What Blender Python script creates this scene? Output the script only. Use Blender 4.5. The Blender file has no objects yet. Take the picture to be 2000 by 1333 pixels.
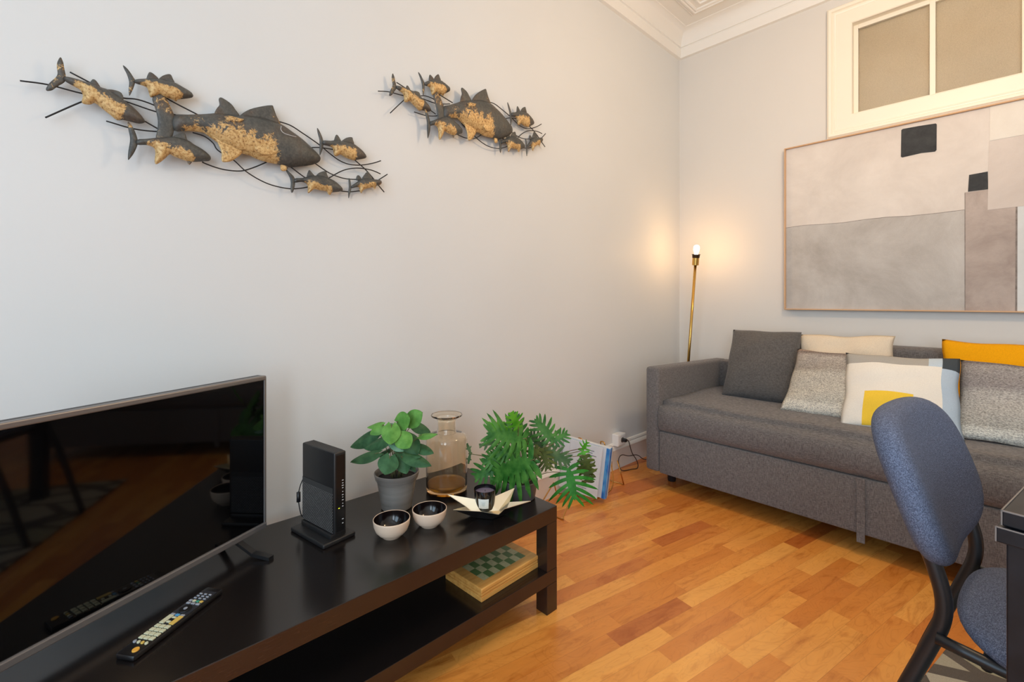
import bpy, bmesh, math, random
from mathutils import Vector, Matrix
from mathutils.geometry import delaunay_2d_cdt
random.seed(7)
S = bpy.context.scene
C = S.collection
# ------------------------------------------------------------------ camera (metres; eye height 1.05 m, level, shifted lens)
FPX, HY, EYE = 905.98, 588.0, 1.05          # focal length in px of a 2000 px wide frame, horizon row
YAW = math.radians(46.658)
FW = Vector((-math.sin(YAW), math.cos(YAW), 0)); RT = Vector((math.cos(YAW), math.sin(YAW), 0))
cam = bpy.data.cameras.new('camera'); camo = bpy.data.objects.new('camera', cam); C.objects.link(camo)
camo.location = (0, 0, EYE); camo.rotation_euler = (math.pi/2, 0, YAW)
cam.sensor_width = 36; cam.lens = FPX*36/2000; cam.shift_x = 0; cam.shift_y = -(666.5-HY)/2000
cam.clip_start = 0.01
S.camera = camo
# ------------------------------------------------------------------ world, lights, exposure
w = bpy.data.worlds.new('world'); S.world = w; w.use_nodes = True
w.node_tree.nodes['Background'].inputs[0].default_value = (0.72, 0.86, 1.0, 1)
w.node_tree.nodes['Background'].inputs[1].default_value = 1.5
S.view_settings.view_transform = 'Standard'; S.view_settings.look = 'None'
S.view_settings.gamma = 1; S.view_settings.use_curve_mapping = False
S.view_settings.exposure = 0.0
def area(name, loc, rot, sx, sy, power, col):
    l = bpy.data.lights.new(name, 'AREA'); l.shape = 'RECTANGLE'; l.size = sx; l.size_y = sy
    l.energy = power; l.color = col
    o = bpy.data.objects.new(name, l); C.objects.link(o); o.location = loc; o.rotation_euler = rot
    return o
WX, WY = -1.671, 3.306                       # planes of the left and back walls
RX, FY, CZ = 2.25, -1.55, 3.03
area('daylight_window_left', (-0.20, FY+0.02, 1.55), (math.pi/2, 0, 0), 1.05, 2.1, 28, (0.55, 0.78, 1.0))
area('daylight_window_right', (1.3, FY+0.02, 1.55), (math.pi/2, 0, 0), 1.05, 2.1, 46, (0.72, 0.86, 1.0))
_l = bpy.data.lights.new('warm_fill_light', 'POINT'); _l.energy = 33; _l.color = (1.0, 0.70, 0.42); _l.shadow_soft_size = 0.12  # added warm fill for walls and cornice, no real lamp behind it
_o = bpy.data.objects.new('warm_fill_light', _l); C.objects.link(_o); _o.location = (-0.15, 1.95, 2.28)

# ------------------------------------------------------------------ placing helpers
def at(px, py, d):        # point at view depth d (m) of the calibrated camera
    return FW*d + RT*((px-1000)/FPX*d) + Vector((0, 0, EYE+(HY-py)/FPX*d))
def ray(px, py): return FW + RT*((px-1000)/FPX) + Vector((0, 0, (HY-py)/FPX))
def onx(px, py, x): r = ray(px, py); k = x/r.x; return Vector((x, r.y*k, EYE+r.z*k))
def ony(px, py, y): r = ray(px, py); k = y/r.y; return Vector((r.x*k, y, EYE+r.z*k))
def onz(px, py, z): r = ray(px, py); k = (z-EYE)/r.z; return Vector((r.x*k, r.y*k, z))
MW = {}
def thing(name, label, cat, loc=(0, 0, 0), rotz=0, group=None, kind=None):
    o = bpy.data.objects.new(name, None); C.objects.link(o); o.empty_display_size = 0.05
    o.location = loc; o.rotation_euler = (0, 0, rotz)
    MW[o.name] = Matrix.Translation(loc) @ Matrix.Rotation(rotz, 4, 'Z')
    if label: o['label'] = label
    if cat: o['category'] = cat
    if group: o['group'] = group
    if kind: o['kind'] = kind
    return o
def obj(name, bm, m, parent=None, smooth=False, label=None, local=False):
    """links a bmesh given in world space (or in the thing's own space when local) as one mesh object"""
    if parent is not None and not local:
        bm.transform(MW[parent.name].inverted())
    me = bpy.data.meshes.new(name)
    bmesh.ops.recalc_face_normals(bm, faces=bm.faces)
    bm.to_mesh(me); bm.free()
    o = bpy.data.objects.new(name, me); C.objects.link(o)
    for mm in (m if isinstance(m, (list, tuple)) else [m]): me.materials.append(mm)
    if smooth:
        for p in me.polygons: p.use_smooth = True
        if smooth != 'all':
            try: me.set_sharp_from_angle(angle=math.radians(38))
            except Exception: pass
    if parent is not None:
        o.parent = parent; MW[o.name] = MW[parent.name]
    if label: o['label'] = label
    return o
def tag(o, label, cat, group=None):
    o['label'] = label; o['category'] = cat
    if group: o['group'] = group
    return o
def struct(name, bm, m, smooth=False):
    o = obj(name, bm, m, None, smooth); o['kind'] = 'structure'; return o
def nb(): return bmesh.new()
def box(bm, x0, x1, y0, y1, z0, z1, bev=0, seg=2, M=None):
    t = bmesh.new()
    bmesh.ops.create_cube(t, size=1)
    for v in t.verts: v.co = Vector(((v.co.x+.5)*(x1-x0)+x0, (v.co.y+.5)*(y1-y0)+y0, (v.co.z+.5)*(z1-z0)+z0))
    if bev: bmesh.ops.bevel(t, geom=t.edges[:], offset=bev, segments=seg, profile=.5, affect='EDGES')
    if M is not None: t.transform(M)
    me = bpy.data.meshes.new('t'); t.to_mesh(me); t.free(); bm.from_mesh(me); bpy.data.meshes.remove(me)
    return bm
def bx(*a, **k): return box(nb(), *a, **k)
def lathe(prof, loc=(0, 0, 0), seg=40, M=None):
    bm = nb(); rings = []
    for r, z in prof:
        if r < 1e-5: rings.append([bm.verts.new((loc[0], loc[1], loc[2]+z))])
        else: rings.append([bm.verts.new((loc[0]+r*math.cos(2*math.pi*i/seg), loc[1]+r*math.sin(2*math.pi*i/seg), loc[2]+z)) for i in range(seg)])
    for a, b in zip(rings, rings[1:]):
        if len(a) == 1 and len(b) == 1: continue
        for i in range(seg):
            j = (i+1) % seg
            if len(a) == 1: bm.faces.new((a[0], b[i], b[j]))
            elif len(b) == 1: bm.faces.new((a[i], b[0], a[j]))
            else: bm.faces.new((a[i], b[i], b[j], a[j]))
    if M is not None: bm.transform(M)
    return bm
def smoothpts(P, n=6, closed=False):
    P = [Vector(p) for p in P]; out = []; N = len(P)
    rng = range(N if closed else N-1)
    for i in rng:
        p0 = P[(i-1) % N] if (closed or i > 0) else P[0]*2-P[1]
        p1 = P[i]; p2 = P[(i+1) % N]
        p3 = P[(i+2) % N] if (closed or i < N-2) else P[-1]*2-P[-2]
        for k in range(n):
            t = k/n
            out.append(0.5*((2*p1)+(p2-p0)*t+(2*p0-5*p1+4*p2-p3)*t*t+(3*p1-p0-3*p2+p3)*t**3))
    if not closed: out.append(P[-1])
    return out
def tube(pts, r, seg=8, sm=0, bm=None, closed=False, cap=True):
    bm = bm or nb()
    P = smoothpts(pts, sm, closed) if sm else [Vector(p) for p in pts]
    n = len(P); rings = []
    T = []
    for i in range(n):
        if closed: a = P[(i+1) % n]-P[(i-1) % n]
        else: a = P[min(i+1, n-1)]-P[max(i-1, 0)]
        T.append(a.normalized())
    u = T[0].orthogonal().normalized()
    for i in range(n):
        u = (u-T[i]*u.dot(T[i])).normalized(); v = T[i].cross(u)
        rr = r[min(i*len(r)//n, len(r)-1)] if isinstance(r, (list, tuple)) else r
        if isinstance(r, tuple): rr = r[0]+(r[1]-r[0])*i/(n-1)
        rings.append([bm.verts.new(P[i]+(u*math.cos(2*math.pi*k/seg)+v*math.sin(2*math.pi*k/seg))*rr) for k in range(seg)])
    for i in range(n if closed else n-1):
        a, b = rings[i], rings[(i+1) % n]
        for k in range(seg): bm.faces.new((a[k], a[(k+1) % seg], b[(k+1) % seg], b[k]))
    if cap and not closed:
        bm.faces.new(rings[0][::-1]); bm.faces.new(rings[-1])
    return bm

# ------------------------------------------------------------------ materials
def srgb(r, g, b):
    f = lambda c: (c/255/12.92 if c/255 <= .04045 else ((c/255+.055)/1.055)**2.4)
    return (f(r), f(g), f(b), 1)
def mat(name, col=(.8, .8, .8, 1), rough=.5, metal=0, spec=.5, **k):
    m = bpy.data.materials.new(name); m.use_nodes = True
    b = m.node_tree.nodes['Principled BSDF']
    b.inputs['Base Color'].default_value = col; b.inputs['Roughness'].default_value = rough
    b.inputs['Metallic'].default_value = metal; b.inputs['Specular IOR Level'].default_value = spec
    for kk, v in k.items(): b.inputs[kk.replace('_', ' ')].default_value = v
    return m
class NT:
    def __init__(s, m): s.m = m; s.t = m.node_tree; s.b = s.t.nodes['Principled BSDF']
    def n(s, typ, **k):
        x = s.t.nodes.new(typ)
        for a, v in k.items(): setattr(x, a, v)
        return x
    def l(s, a, b): s.t.links.new(a, b)
    def val(s, inp, v):
        if hasattr(v, 'is_output') or isinstance(v, bpy.types.NodeSocket): s.l(v, inp)
        else: inp.default_value = v
    def math(s, op, a, b=0.0, c=0.0, clamp=False):
        x = s.n('ShaderNodeMath', operation=op); x.use_clamp = clamp
        s.val(x.inputs[0], a); s.val(x.inputs[1], b); s.val(x.inputs[2], c)
        return x.outputs[0]
    def mix(s, f, a, b, bt='MIX'):
        x = s.n('ShaderNodeMix', data_type='RGBA', blend_type=bt)
        s.val(x.inputs[0], f); s.val(x.inputs[6], a); s.val(x.inputs[7], b); return x.outputs[2]
    def coord(s, which='Object', scale=(1, 1, 1), rot=(0, 0, 0), loc=(0, 0, 0)):
        c = s.n('ShaderNodeTexCoord'); mp = s.n('ShaderNodeMapping')
        mp.inputs['Scale'].default_value = scale; mp.inputs['Rotation'].default_value = rot; mp.inputs['Location'].default_value = loc
        s.l(c.outputs[which], mp.inputs[0]); return mp.outputs[0]
    def noise(s, vec, scale=5, detail=3, rough=.5, dist=0):
        x = s.n('ShaderNodeTexNoise'); x.inputs['Scale'].default_value = scale; x.inputs['Detail'].default_value = detail
        x.inputs['Roughness'].default_value = rough; x.inputs['Distortion'].default_value = dist
        s.l(vec, x.inputs['Vector']); return x.outputs['Fac']
    def ramp(s, f, stops, interp='LINEAR'):
        x = s.n('ShaderNodeValToRGB'); x.color_ramp.interpolation = interp
        e = x.color_ramp.elements
        while len(e) < len(stops): e.new(.5)
        for i, (p, c) in enumerate(stops): e[i].position = p; e[i].color = c
        s.l(f, x.inputs[0]); return x.outputs[0]
    def bump(s, h, strength=.3, dist=.002):
        x = s.n('ShaderNodeBump'); x.inputs['Strength'].default_value = strength; x.inputs['Distance'].default_value = dist
        s.l(h, x.inputs['Height']); s.l(x.outputs[0], s.b.inputs['Normal'])
    def col(s, c): s.l(c, s.b.inputs['Base Color'])

def m_paint(name, c, rough=.6, b=.15, sc=90):
    m = mat(name, c, rough); N = NT(m); v = N.coord()
    n = N.noise(v, sc, 3); N.bump(n, b, .001)
    n2 = N.noise(v, 1.7, 2)
    N.col(N.ramp(n2, [(.3, tuple(x*.97 for x in c[:3])+(1,)), (.7, c)])); return m
M_WALL = m_paint('wall_paint', srgb(221, 221, 218), .55)
M_WALLB = m_paint('back_wall_paint', srgb(221, 216, 208), .6)
M_CEIL = m_paint('ceiling_paint', srgb(240, 236, 228), .7)
M_TRIM = m_paint('trim_gloss', srgb(238, 234, 226), .35, .05)
M_CREAM = m_paint('cream_casing', srgb(246, 236, 216), .4, .06)

def m_floor():
    m = mat('laminate_floor', rough=.3); N = NT(m)
    v = N.coord('Object', rot=(0, 0, math.radians(11.2)))
    sp = N.n('ShaderNodeSeparateXYZ'); N.l(v, sp.inputs[0])
    X, Y = sp.outputs[0], sp.outputs[1]                # X across the strips, Y along them
    W = .0635
    row = N.math('FLOOR', N.math('DIVIDE', X, W))
    def wn(vec, dim='3D'):
        x = N.n('ShaderNodeTexWhiteNoise', noise_dimensions=dim); N.l(vec, x.inputs['Vector']); return x
    cr = N.n('ShaderNodeCombineXYZ'); N.l(row, cr.inputs[0])
    r1 = wn(cr.outputs[0]).outputs['Value']
    L = N.math('ADD', N.math('MULTIPLY', r1, .16), .33)
    yy = N.math('ADD', N.math('DIVIDE', Y, L), N.math('MULTIPLY', r1, 57.3))
    # uneven lengths: shift the seam inside every other cell
    cell = N.math('FLOOR', yy)
    cb = N.n('ShaderNodeCombineXYZ'); N.l(row, cb.inputs[0]); N.l(cell, cb.inputs[1]); cb.inputs[2].default_value = 3.7
    rc = wn(cb.outputs[0]).outputs['Value']
    fr = N.math('FRACT', yy)
    late = N.math('GREATER_THAN', fr, N.math('ADD', N.math('MULTIPLY', rc, .35), .62))
    cell2 = N.math('ADD', cell, late)
    c2 = N.n('ShaderNodeCombineXYZ'); N.l(row, c2.inputs[0]); N.l(cell2, c2.inputs[1])
    w2 = wn(c2.outputs[0]); rnd = w2.outputs['Value']
    base = N.ramp(rnd, [(0, srgb(188, 104, 46)), (.10, srgb(206, 126, 58)), (.35, srgb(218, 138, 60)), (.65, srgb(229, 152, 70)), (1, srgb(240, 170, 84))])
    # grain, shifted per strip
    off = N.n('ShaderNodeVectorMath', operation='SCALE'); N.l(w2.outputs['Color'], off.inputs[0]); off.inputs[3].default_value = 31
    add = N.n('ShaderNodeVectorMath', operation='ADD'); N.l(v, add.inputs[0]); N.l(off.outputs[0], add.inputs[1])
    mp = N.n('ShaderNodeMapping'); mp.inputs['Scale'].default_value = (16, 2.4, 1); N.l(add.outputs[0], mp.inputs[0])
    g = N.noise(mp.outputs[0], 1.5, 6, .62, 1.3)
    mp2 = N.n('ShaderNodeMapping'); mp2.inputs['Scale'].default_value = (7, 2.6, 1); N.l(add.outputs[0], mp2.inputs[0])
    g2 = N.noise(mp2.outputs[0], 1.3, 2, .5, 2.4)
    ring = N.math('FRACT', N.math('MULTIPLY', g2, 9))
    c = N.mix(.75, base, N.ramp(g, [(.28, (.66, .50, .36, 1)), (.46, (.98, .96, .93, 1)), (.75, (1.10, 1.07, 1.0, 1))]), 'MULTIPLY')
    c = N.mix(.30, c, N.ramp(ring, [(0, (1, 1, 1, 1)), (.72, (1, .97, .93, 1)), (.9, (.72, .58, .46, 1)), (1, (1, 1, 1, 1))]), 'MULTIPLY')
    mp3 = N.n('ShaderNodeMapping'); mp3.inputs['Scale'].default_value = (13, 5, 1); N.l(add.outputs[0], mp3.inputs[0])
    g3 = N.noise(mp3.outputs[0], 1.0, 3, .6, 1.0)
    c = N.mix(.6, c, N.ramp(g3, [(.30, (.70, .52, .36, 1)), (.42, (.96, .93, .88, 1)), (.6, (1, 1, 1, 1))]), 'MULTIPLY')
    fx = N.math('FRACT', N.math('DIVIDE', X, W))
    seam = N.math('LESS_THAN', fx, .018)
    c = N.mix(N.math('MULTIPLY', seam, .3), c, srgb(120, 70, 40))
    N.col(c)
    N.b.inputs['Roughness'].default_value = .27
    return m
M_FLOOR = m_floor()
def m_fabric(name, c1, c2, sc=700, rough=.9, bump=.5, slub=True, streak=(1, 1, 1)):
    m = mat(name, c1, rough, spec=.2); N = NT(m)
    a = N.noise(N.coord('Object', (sc*.12, sc*.12, sc)), 1, 2, .6)
    b = N.noise(N.coord('Object', (sc, sc, sc*.10)), 1, 2, .6)
    f = N.math('MULTIPLY', N.math('ADD', a, b), .5)
    N.col(N.ramp(f, [(.38, c1), (.62, c2)]))
    N.bump(f, bump, .0015)
    if 'Sheen Weight' in N.b.inputs: N.b.inputs['Sheen Weight'].default_value = .15
    return m
M_SOFA = m_fabric('sofa_fabric', srgb(84, 79, 77), srgb(128, 123, 120), 620)
M_SOFAD = m_fabric('sofa_cushion_fabric', srgb(72, 69, 67), srgb(108, 104, 101), 620)
def m_weave(name, c1, c2, sc=420):
    m = mat(name, c1, .85, spec=.25); N = NT(m)
    v = N.coord('Object', (sc, sc, sc))
    x = N.n('ShaderNodeTexVoronoi'); x.inputs['Scale'].default_value = 1; N.l(v, x.inputs['Vector'])
    n = N.noise(v, .6, 2)
    f = N.math('MULTIPLY', N.math('ADD', x.outputs['Distance'], n), .62)
    N.col(N.ramp(f, [(.3, c2), (.72, c1)]))
    N.bump(x.outputs['Distance'], .55, .0015).__class__
    return m
M_CHAIR = m_weave('chair_blue_weave', srgb(80, 87, 106), srgb(130, 140, 164), 560)
M_BLACKTUBE = mat('black_powder_metal', srgb(28, 28, 30), .38, 0, .5)
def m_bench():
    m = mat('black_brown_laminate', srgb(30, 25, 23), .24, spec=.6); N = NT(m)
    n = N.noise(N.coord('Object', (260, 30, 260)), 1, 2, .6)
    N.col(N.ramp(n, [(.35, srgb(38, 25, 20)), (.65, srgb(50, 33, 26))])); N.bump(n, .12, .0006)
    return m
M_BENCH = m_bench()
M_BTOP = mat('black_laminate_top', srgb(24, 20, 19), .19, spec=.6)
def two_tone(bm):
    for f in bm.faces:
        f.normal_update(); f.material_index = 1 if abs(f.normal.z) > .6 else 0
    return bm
M_EDGE = mat('worn_edge_highlight', srgb(120, 112, 106), .5)
def m_leaf(name, c1, c2, sc=40, rough=.45):
    m = mat(name, c1, rough+.1, spec=.22); N = NT(m)
    n = N.noise(N.coord('Object'), sc, 3)
    N.col(N.ramp(n, [(.35, c1), (.65, c2)]))
    N.b.inputs['Subsurface Weight'].default_value = .0
    return m
M_LF1 = m_leaf('round_leaf_dark', srgb(44, 82, 50), srgb(66, 106, 68))
M_LF1B = m_leaf('round_leaf_light', srgb(80, 132, 54), srgb(106, 158, 74))
M_LF1C = m_leaf('round_leaf_grey', srgb(86, 128, 100), srgb(110, 146, 120))
M_LF2 = m_leaf('split_leaf_green', srgb(34, 88, 26), srgb(76, 126, 50), 30, .35)
M_LF2B = m_leaf('split_leaf_bright', srgb(62, 140, 30), srgb(98, 172, 48), 30, .38)
M_LF2C = m_leaf('split_leaf_grey', srgb(54, 86, 50), srgb(84, 108, 68), 30, .45)
M_LF2D = m_leaf('split_leaf_brownish', srgb(52, 70, 26), srgb(82, 92, 36), 30, .45)
M_STEM = m_leaf('plant_stem', srgb(96, 96, 60), srgb(120, 112, 76))
M_STEMB = m_leaf('plant_stem_brown', srgb(86, 60, 42), srgb(110, 76, 50))

# ================================================================== THE ROOM
bm = nb(); box(bm, WX-.1, RX+.1, FY-.1, WY+.1, -.08, 0)
struct('floor', bm, M_FLOOR)
struct('wall_left', bx(WX-.1, WX, FY-.1, WY+.1, 0, CZ), M_WALL)
# back wall with the opening of the high window
OX0, OX1, OZ0, OZ1 = -.605, .083, 2.138, 2.668
bm = nb()
box(bm, WX, OX0, WY, WY+.1, 0, CZ); box(bm, OX1, RX, WY, WY+.1, 0, CZ)
box(bm, OX0, OX1, WY, WY+.1, 0, OZ0); box(bm, OX0, OX1, WY, WY+.1, OZ1, CZ)
struct('wall_back', bm, M_WALLB)
struct('wall_right', bx(RX, RX+.1, FY-.1, WY+.1, 0, CZ), M_WALL)
bm = nb()          # front wall (behind the camera) with two tall window openings
wins = [(-.75, .35), (.75, 1.85)]; zs = (.45, 2.65)
xs = [WX, wins[0][0], wins[0][1], wins[1][0], wins[1][1], RX]
for i in (0, 2, 4): box(bm, xs[i], xs[i+1], FY-.1, FY, 0, CZ)
for a, b in wins: box(bm, a, b, FY-.1, FY, 0, zs[0]); box(bm, a, b, FY-.1, FY, zs[1], CZ)
struct('wall_front', bm, M_WALL)
struct('ceiling', bx(WX-.1, RX+.1, FY-.1, WY+.1, CZ, CZ+.1), M_CEIL)

# cornice: band, groove, cove; mitred at the corners as one closed ring
def ring_profile(prof, m, name, x0=WX, x1=RX, y0=FY, y1=WY, sharp=True):
    bm = nb(); R_ = []
    for d, z in prof:
        R_.append([bm.verts.new(p) for p in ((x0+d, y0+d, z), (x1-d, y0+d, z), (x1-d, y1-d, z), (x0+d, y1-d, z))])
    for a, b in zip(R_, R_[1:]):
        for k in range(4): bm.faces.new((a[k], a[(k+1) % 4], b[(k+1) % 4], b[k]))
    return struct(name, bm, m, smooth=True)
pr = [(.0, 2.855), (.020, 2.859), (.022, 2.885), (.024, 2.922), (.018, 2.927), (.018, 2.932), (.026, 2.936)]
for k in range(9):
    t = k/8*math.pi/2
    pr.append((.026+.075*(1-math.cos(t)), 2.938+.088*math.sin(t)))
pr.append((.104, CZ))
ring_profile(pr, M_CEIL, 'trim_1')
# raised moulding on the ceiling
q = .192
pr2 = [(q, CZ), (q, CZ-.006), (q+.006, CZ-.010), (q+.012, CZ-.006), (q+.016, CZ-.006), (q+.022, CZ-.016), (q+.032, CZ-.018), (q+.038, CZ-.010), (q+.043, CZ-.010), (q+.047, CZ-.015), (q+.054, CZ-.012), (q+.058, CZ-.004), (q+.085, CZ-.004), (q+.089, CZ-.010), (q+.098, CZ-.010), (q+.102, CZ)]
ring_profile(pr2, M_CEIL, 'trim_2')

# baseboards
def baseboard(name, p0, p1, nrm):
    prof = [(0, .163), (.010, .160), (.014, .150), (.010, .143), (.016, .139), (.020, .128), (.022, .122), (.016, .112), (.016, .004), (.016, 0), (0, 0)]
    bm = nb(); A = []; B = []
    n = Vector(nrm)
    for d, z in prof:
        A.append(bm.verts.new(Vector(p0)+n*d+Vector((0, 0, z)))); B.append(bm.verts.new(Vector(p1)+n*d+Vector((0, 0, z))))
    for i in range(len(prof)-1): bm.faces.new((A[i], A[i+1], B[i+1], B[i]))
    return struct(name, bm, M_TRIM, smooth=True)
baseboard('baseboard_left', (WX, FY, 0), (WX, WY-.001, 0), (1, 0, 0))
baseboard('baseboard_back', (WX+.02, WY, 0), (RX, WY, 0), (0, -1, 0))

# high interior window on the back wall
wn = thing('window_1', None, None, (-.26, WY, 2.4), kind='structure')
def casing_ring(x0, x1, z0, z1, prof):     # prof: (outward distance from the opening, projection from the wall)
    bm = nb(); R_ = []
    for d, o in prof:
        R_.append([bm.verts.new(p) for p in ((x0-d, WY-o, z0-d), (x1+d, WY-o, z0-d), (x1+d, WY-o, z1+d), (x0-d, WY-o, z1+d))])
    for a, b in zip(R_, R_[1:]):
        for k in range(4): bm.faces.new((a[k], a[(k+1) % 4], b[(k+1) % 4], b[k]))
    return bm
obj('casing', casing_ring(OX0, OX1, OZ0, OZ1, [(-.001, -.045), (-.001, .016), (.004, .02), (.075, .02), (.078, .024), (.084, .027), (.088, .024), (.092, .024), (.098, .034), (.112, .036), (.118, .028), (.121, .026), (.121, 0)]), M_CREAM, wn, smooth=True)
bm = nb()
y0, y1 = WY+.028, WY+.05
for a in ((OX0-.003, OX0+.022, OZ0, OZ1), (OX1-.022, OX1+.003, OZ0, OZ1), (OX0+.022, OX1-.022, OZ0-.003, OZ0+.018), (OX0+.022, OX1-.022, OZ1-.024, OZ1+.003)):
    box(bm, a[0], a[1], y0, y1, a[2], a[3], .002)
obj('sash', bm, M_CREAM, wn)
obj('mullion', bx(-.272, -.248, y0-.002, y1, OZ0, OZ1-.01, .002), M_CREAM, wn)
M_GLASS = mat('window_glass', (.97, .94, .91, 1), .05, Transmission_Weight=1.0, IOR=1.45)
M_BLIND = mat('olive_blind', srgb(168, 158, 132), .8)
N = NT(M_BLIND); n_ = N.noise(N.coord('Object', (300, 300, 500)), 1, 2); n2_ = N.noise(N.coord(), 2.5, 3)
N.col(N.mix(.5, N.ramp(n_, [(.35, srgb(200, 186, 154)), (.65, srgb(236, 224, 196))]), N.ramp(n2_, [(.35, srgb(206, 190, 156)), (.65, srgb(232, 220, 192))])))
obj('pane', bx(OX0+.018, -.268, WY+.038, WY+.041, OZ0+.012, OZ1-.02), M_GLASS, wn)
obj('pane', bx(-.252, OX1-.018, WY+.038, WY+.041, OZ0+.012, OZ1-.02), M_GLASS, wn)
obj('blind', bx(OX0, OX1, WY+.056, WY+.060, OZ0, OZ1), M_BLIND, wn)

# ================================================================== PAINTING
PX0, PX1, PZ0, PZ1 = -.951, .46, .994, 2.012
pt = thing('painting', 'large abstract painting of grey and beige blocks in a thin pale wood frame', 'painting', (-.25, WY-.02, PZ0))
def m_canvas(name, c1, c2, c3=None, sc=3):
    m = mat(name, c1, .85, spec=.2); N = NT(m)
    a = N.noise(N.coord('Object'), sc, 8, .68, .4)
    b = N.noise(N.coord('Object', (900, 900, 900)), 1, 1)
    c = N.ramp(a, [(.32, c1), (.66, c2)])
    N.col(N.mix(.06, c, N.ramp(b, [(.3, (0, 0, 0, 1)), (.7, (1, 1, 1, 1))]), 'OVERLAY')); N.bump(b, .2, .0006); return m
MC = [m_canvas('canvas_beige', srgb(208, 198, 188), srgb(226, 217, 207)), m_canvas('canvas_grey', srgb(168, 160, 152), srgb(204, 199, 192), sc=2.2),
      m_canvas('canvas_charcoal', srgb(56, 57, 58), srgb(72, 73, 73), sc=20), m_canvas('canvas_taupe', srgb(158, 143, 134), srgb(190, 176, 166), sc=5),
      m_canvas('canvas_cream', srgb(222, 213, 200), srgb(230, 224, 212)), m_canvas('canvas_pale', srgb(206, 206, 202), srgb(220, 222, 220)),
      m_canvas('canvas_sand', srgb(200, 188, 178), srgb(216, 205, 195)), m_canvas('canvas_line', srgb(110, 100, 94), srgb(150, 140, 132), sc=30)]
bm = nb(); yb = WY-.018
def poly(bm, pts, y, mi):
    f = bm.faces.new([bm.verts.new((a, y, b)) for a, b in pts]); f.material_index = mi
poly(bm, [(PX0+.006, PZ0+.006), (PX1-.006, PZ0+.006), (PX1-.006, PZ1-.006), (PX0+.006, PZ1-.006)], yb-.012, 0)
box(bm, PX0+.006, PX1-.006, yb-.011, yb+.01, PZ0+.006, PZ1-.006)
top = [(PX0+.006, 1.512)]+[(PX0+.006+.1*k, 1.513+.004*math.sin(k*1.7)-.0004*k) for k in range(1, 8)]+[(-.134, 1.511)]
poly(bm, [(-.134, PZ0+.007), (PX0+.006, PZ0+.007)]+top, yb-.0125, 1)
poly(bm, [(a, b+.0012) for a, b in top]+[(a, b-.0012) for a, b in top[::-1]], yb-.0128, 7)
poly(bm, [(-.134, PZ0+.007), (.04, PZ0+.007), (.042, 1.49), (-.134, 1.598)][:2]+[(.042, 1.5), (.042, 1.6), (-.134, 1.598)], yb-.0130, 3)
poly(bm, [(.0, PZ0+.007), (PX1-.006, PZ0+.007), (PX1-.006, 1.53), (.042, 1.53), (.042, PZ0+.007)][1:4]+[(.044, PZ0+.007)], yb-.0131, 5)
poly(bm, [(.038, PZ0+.007), (.045, PZ0+.007), (.046, 1.5), (.040, 1.5)], yb-.0134, 7)
poly(bm, [(-.135, PZ0+.007), (-.1325, PZ0+.007), (-.1325, 1.597), (-.135, 1.597)], yb-.0134, 7)
poly(bm, [(-.054, 1.498), (PX1-.006, 1.508), (PX1-.006, 1.84), (-.048, 1.836)], yb-.0140, 6)
poly(bm, [(-.047, 1.838), (PX1-.006, 1.842), (PX1-.006, PZ1-.007), (-.045, PZ1-.007)], yb-.0136, 4)
poly(bm, [(-.123, 1.600), (-.052, 1.600), (-.053, 1.688), (-.119, 1.684)], yb-.0133, 2)
poly(bm, [(-.384, 1.836), (-.378, 1.830), (-.30, 1.836), (-.246, 1.831), (-.240, 1.838), (-.239, 1.972), (-.243, 1.978), (-.31, 1.983), (-.376, 1.985), (-.382, 1.980)], yb-.0133, 2)
obj('canvas', bm, MC, pt)
M_PALEWOOD = mat('pale_wood_frame', srgb(206, 164, 122), .5)
bm = nb()
for a in ((PX0, PX0+.007, PZ0, PZ1), (PX1-.007, PX1, PZ0, PZ1), (PX0+.007, PX1-.007, PZ0, PZ0+.007), (PX0+.007, PX1-.007, PZ1-.007, PZ1)):
    box(bm, a[0], a[1], WY-.046, WY-.006, a[2], a[3], .0015)
obj('frame', bm, M_PALEWOOD, pt)
obj('hanging_nail', lathe([(0, 0), (.003, 0), (.003, .006), (0, .006)], (-.749, WY-.022, PZ1), 8), M_BLACKTUBE, pt)

# ================================================================== TV BENCH
BX0, BX1, BY0, BY1, BT = -1.570, -1.043, -.297, 1.195, .353
tb = thing('tv_bench', 'low black-brown television bench with an open lower shelf', 'bench', (BX0, BY0, 0))
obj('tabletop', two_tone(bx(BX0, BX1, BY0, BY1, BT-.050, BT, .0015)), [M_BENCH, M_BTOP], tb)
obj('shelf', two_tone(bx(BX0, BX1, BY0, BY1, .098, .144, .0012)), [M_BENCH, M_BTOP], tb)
for x in (BX0, BX1-.05):
    for y in (BY0, BY1-.05):
        bm = nb(); box(bm, x, x+.05, y, y+.05, 0, .0975, .0012); box(bm, x+.0003, x+.0497, y+.0003, y+.0497, .1445, BT-.0505, .001)
        obj('leg', bm, M_BENCH, tb)

# ================================================================== TELEVISION
ang = math.radians(26.7)       # how far the set is turned from the wall
td = Vector((-math.sin(ang), math.cos(ang), 0)); tn = Vector((math.cos(ang), math.sin(ang), 0))
TR = Vector((-1.474, .405, 0)); TW = .735; TZ0, TZ1 = .391, .833
tc = TR - td*TW/2
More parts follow.
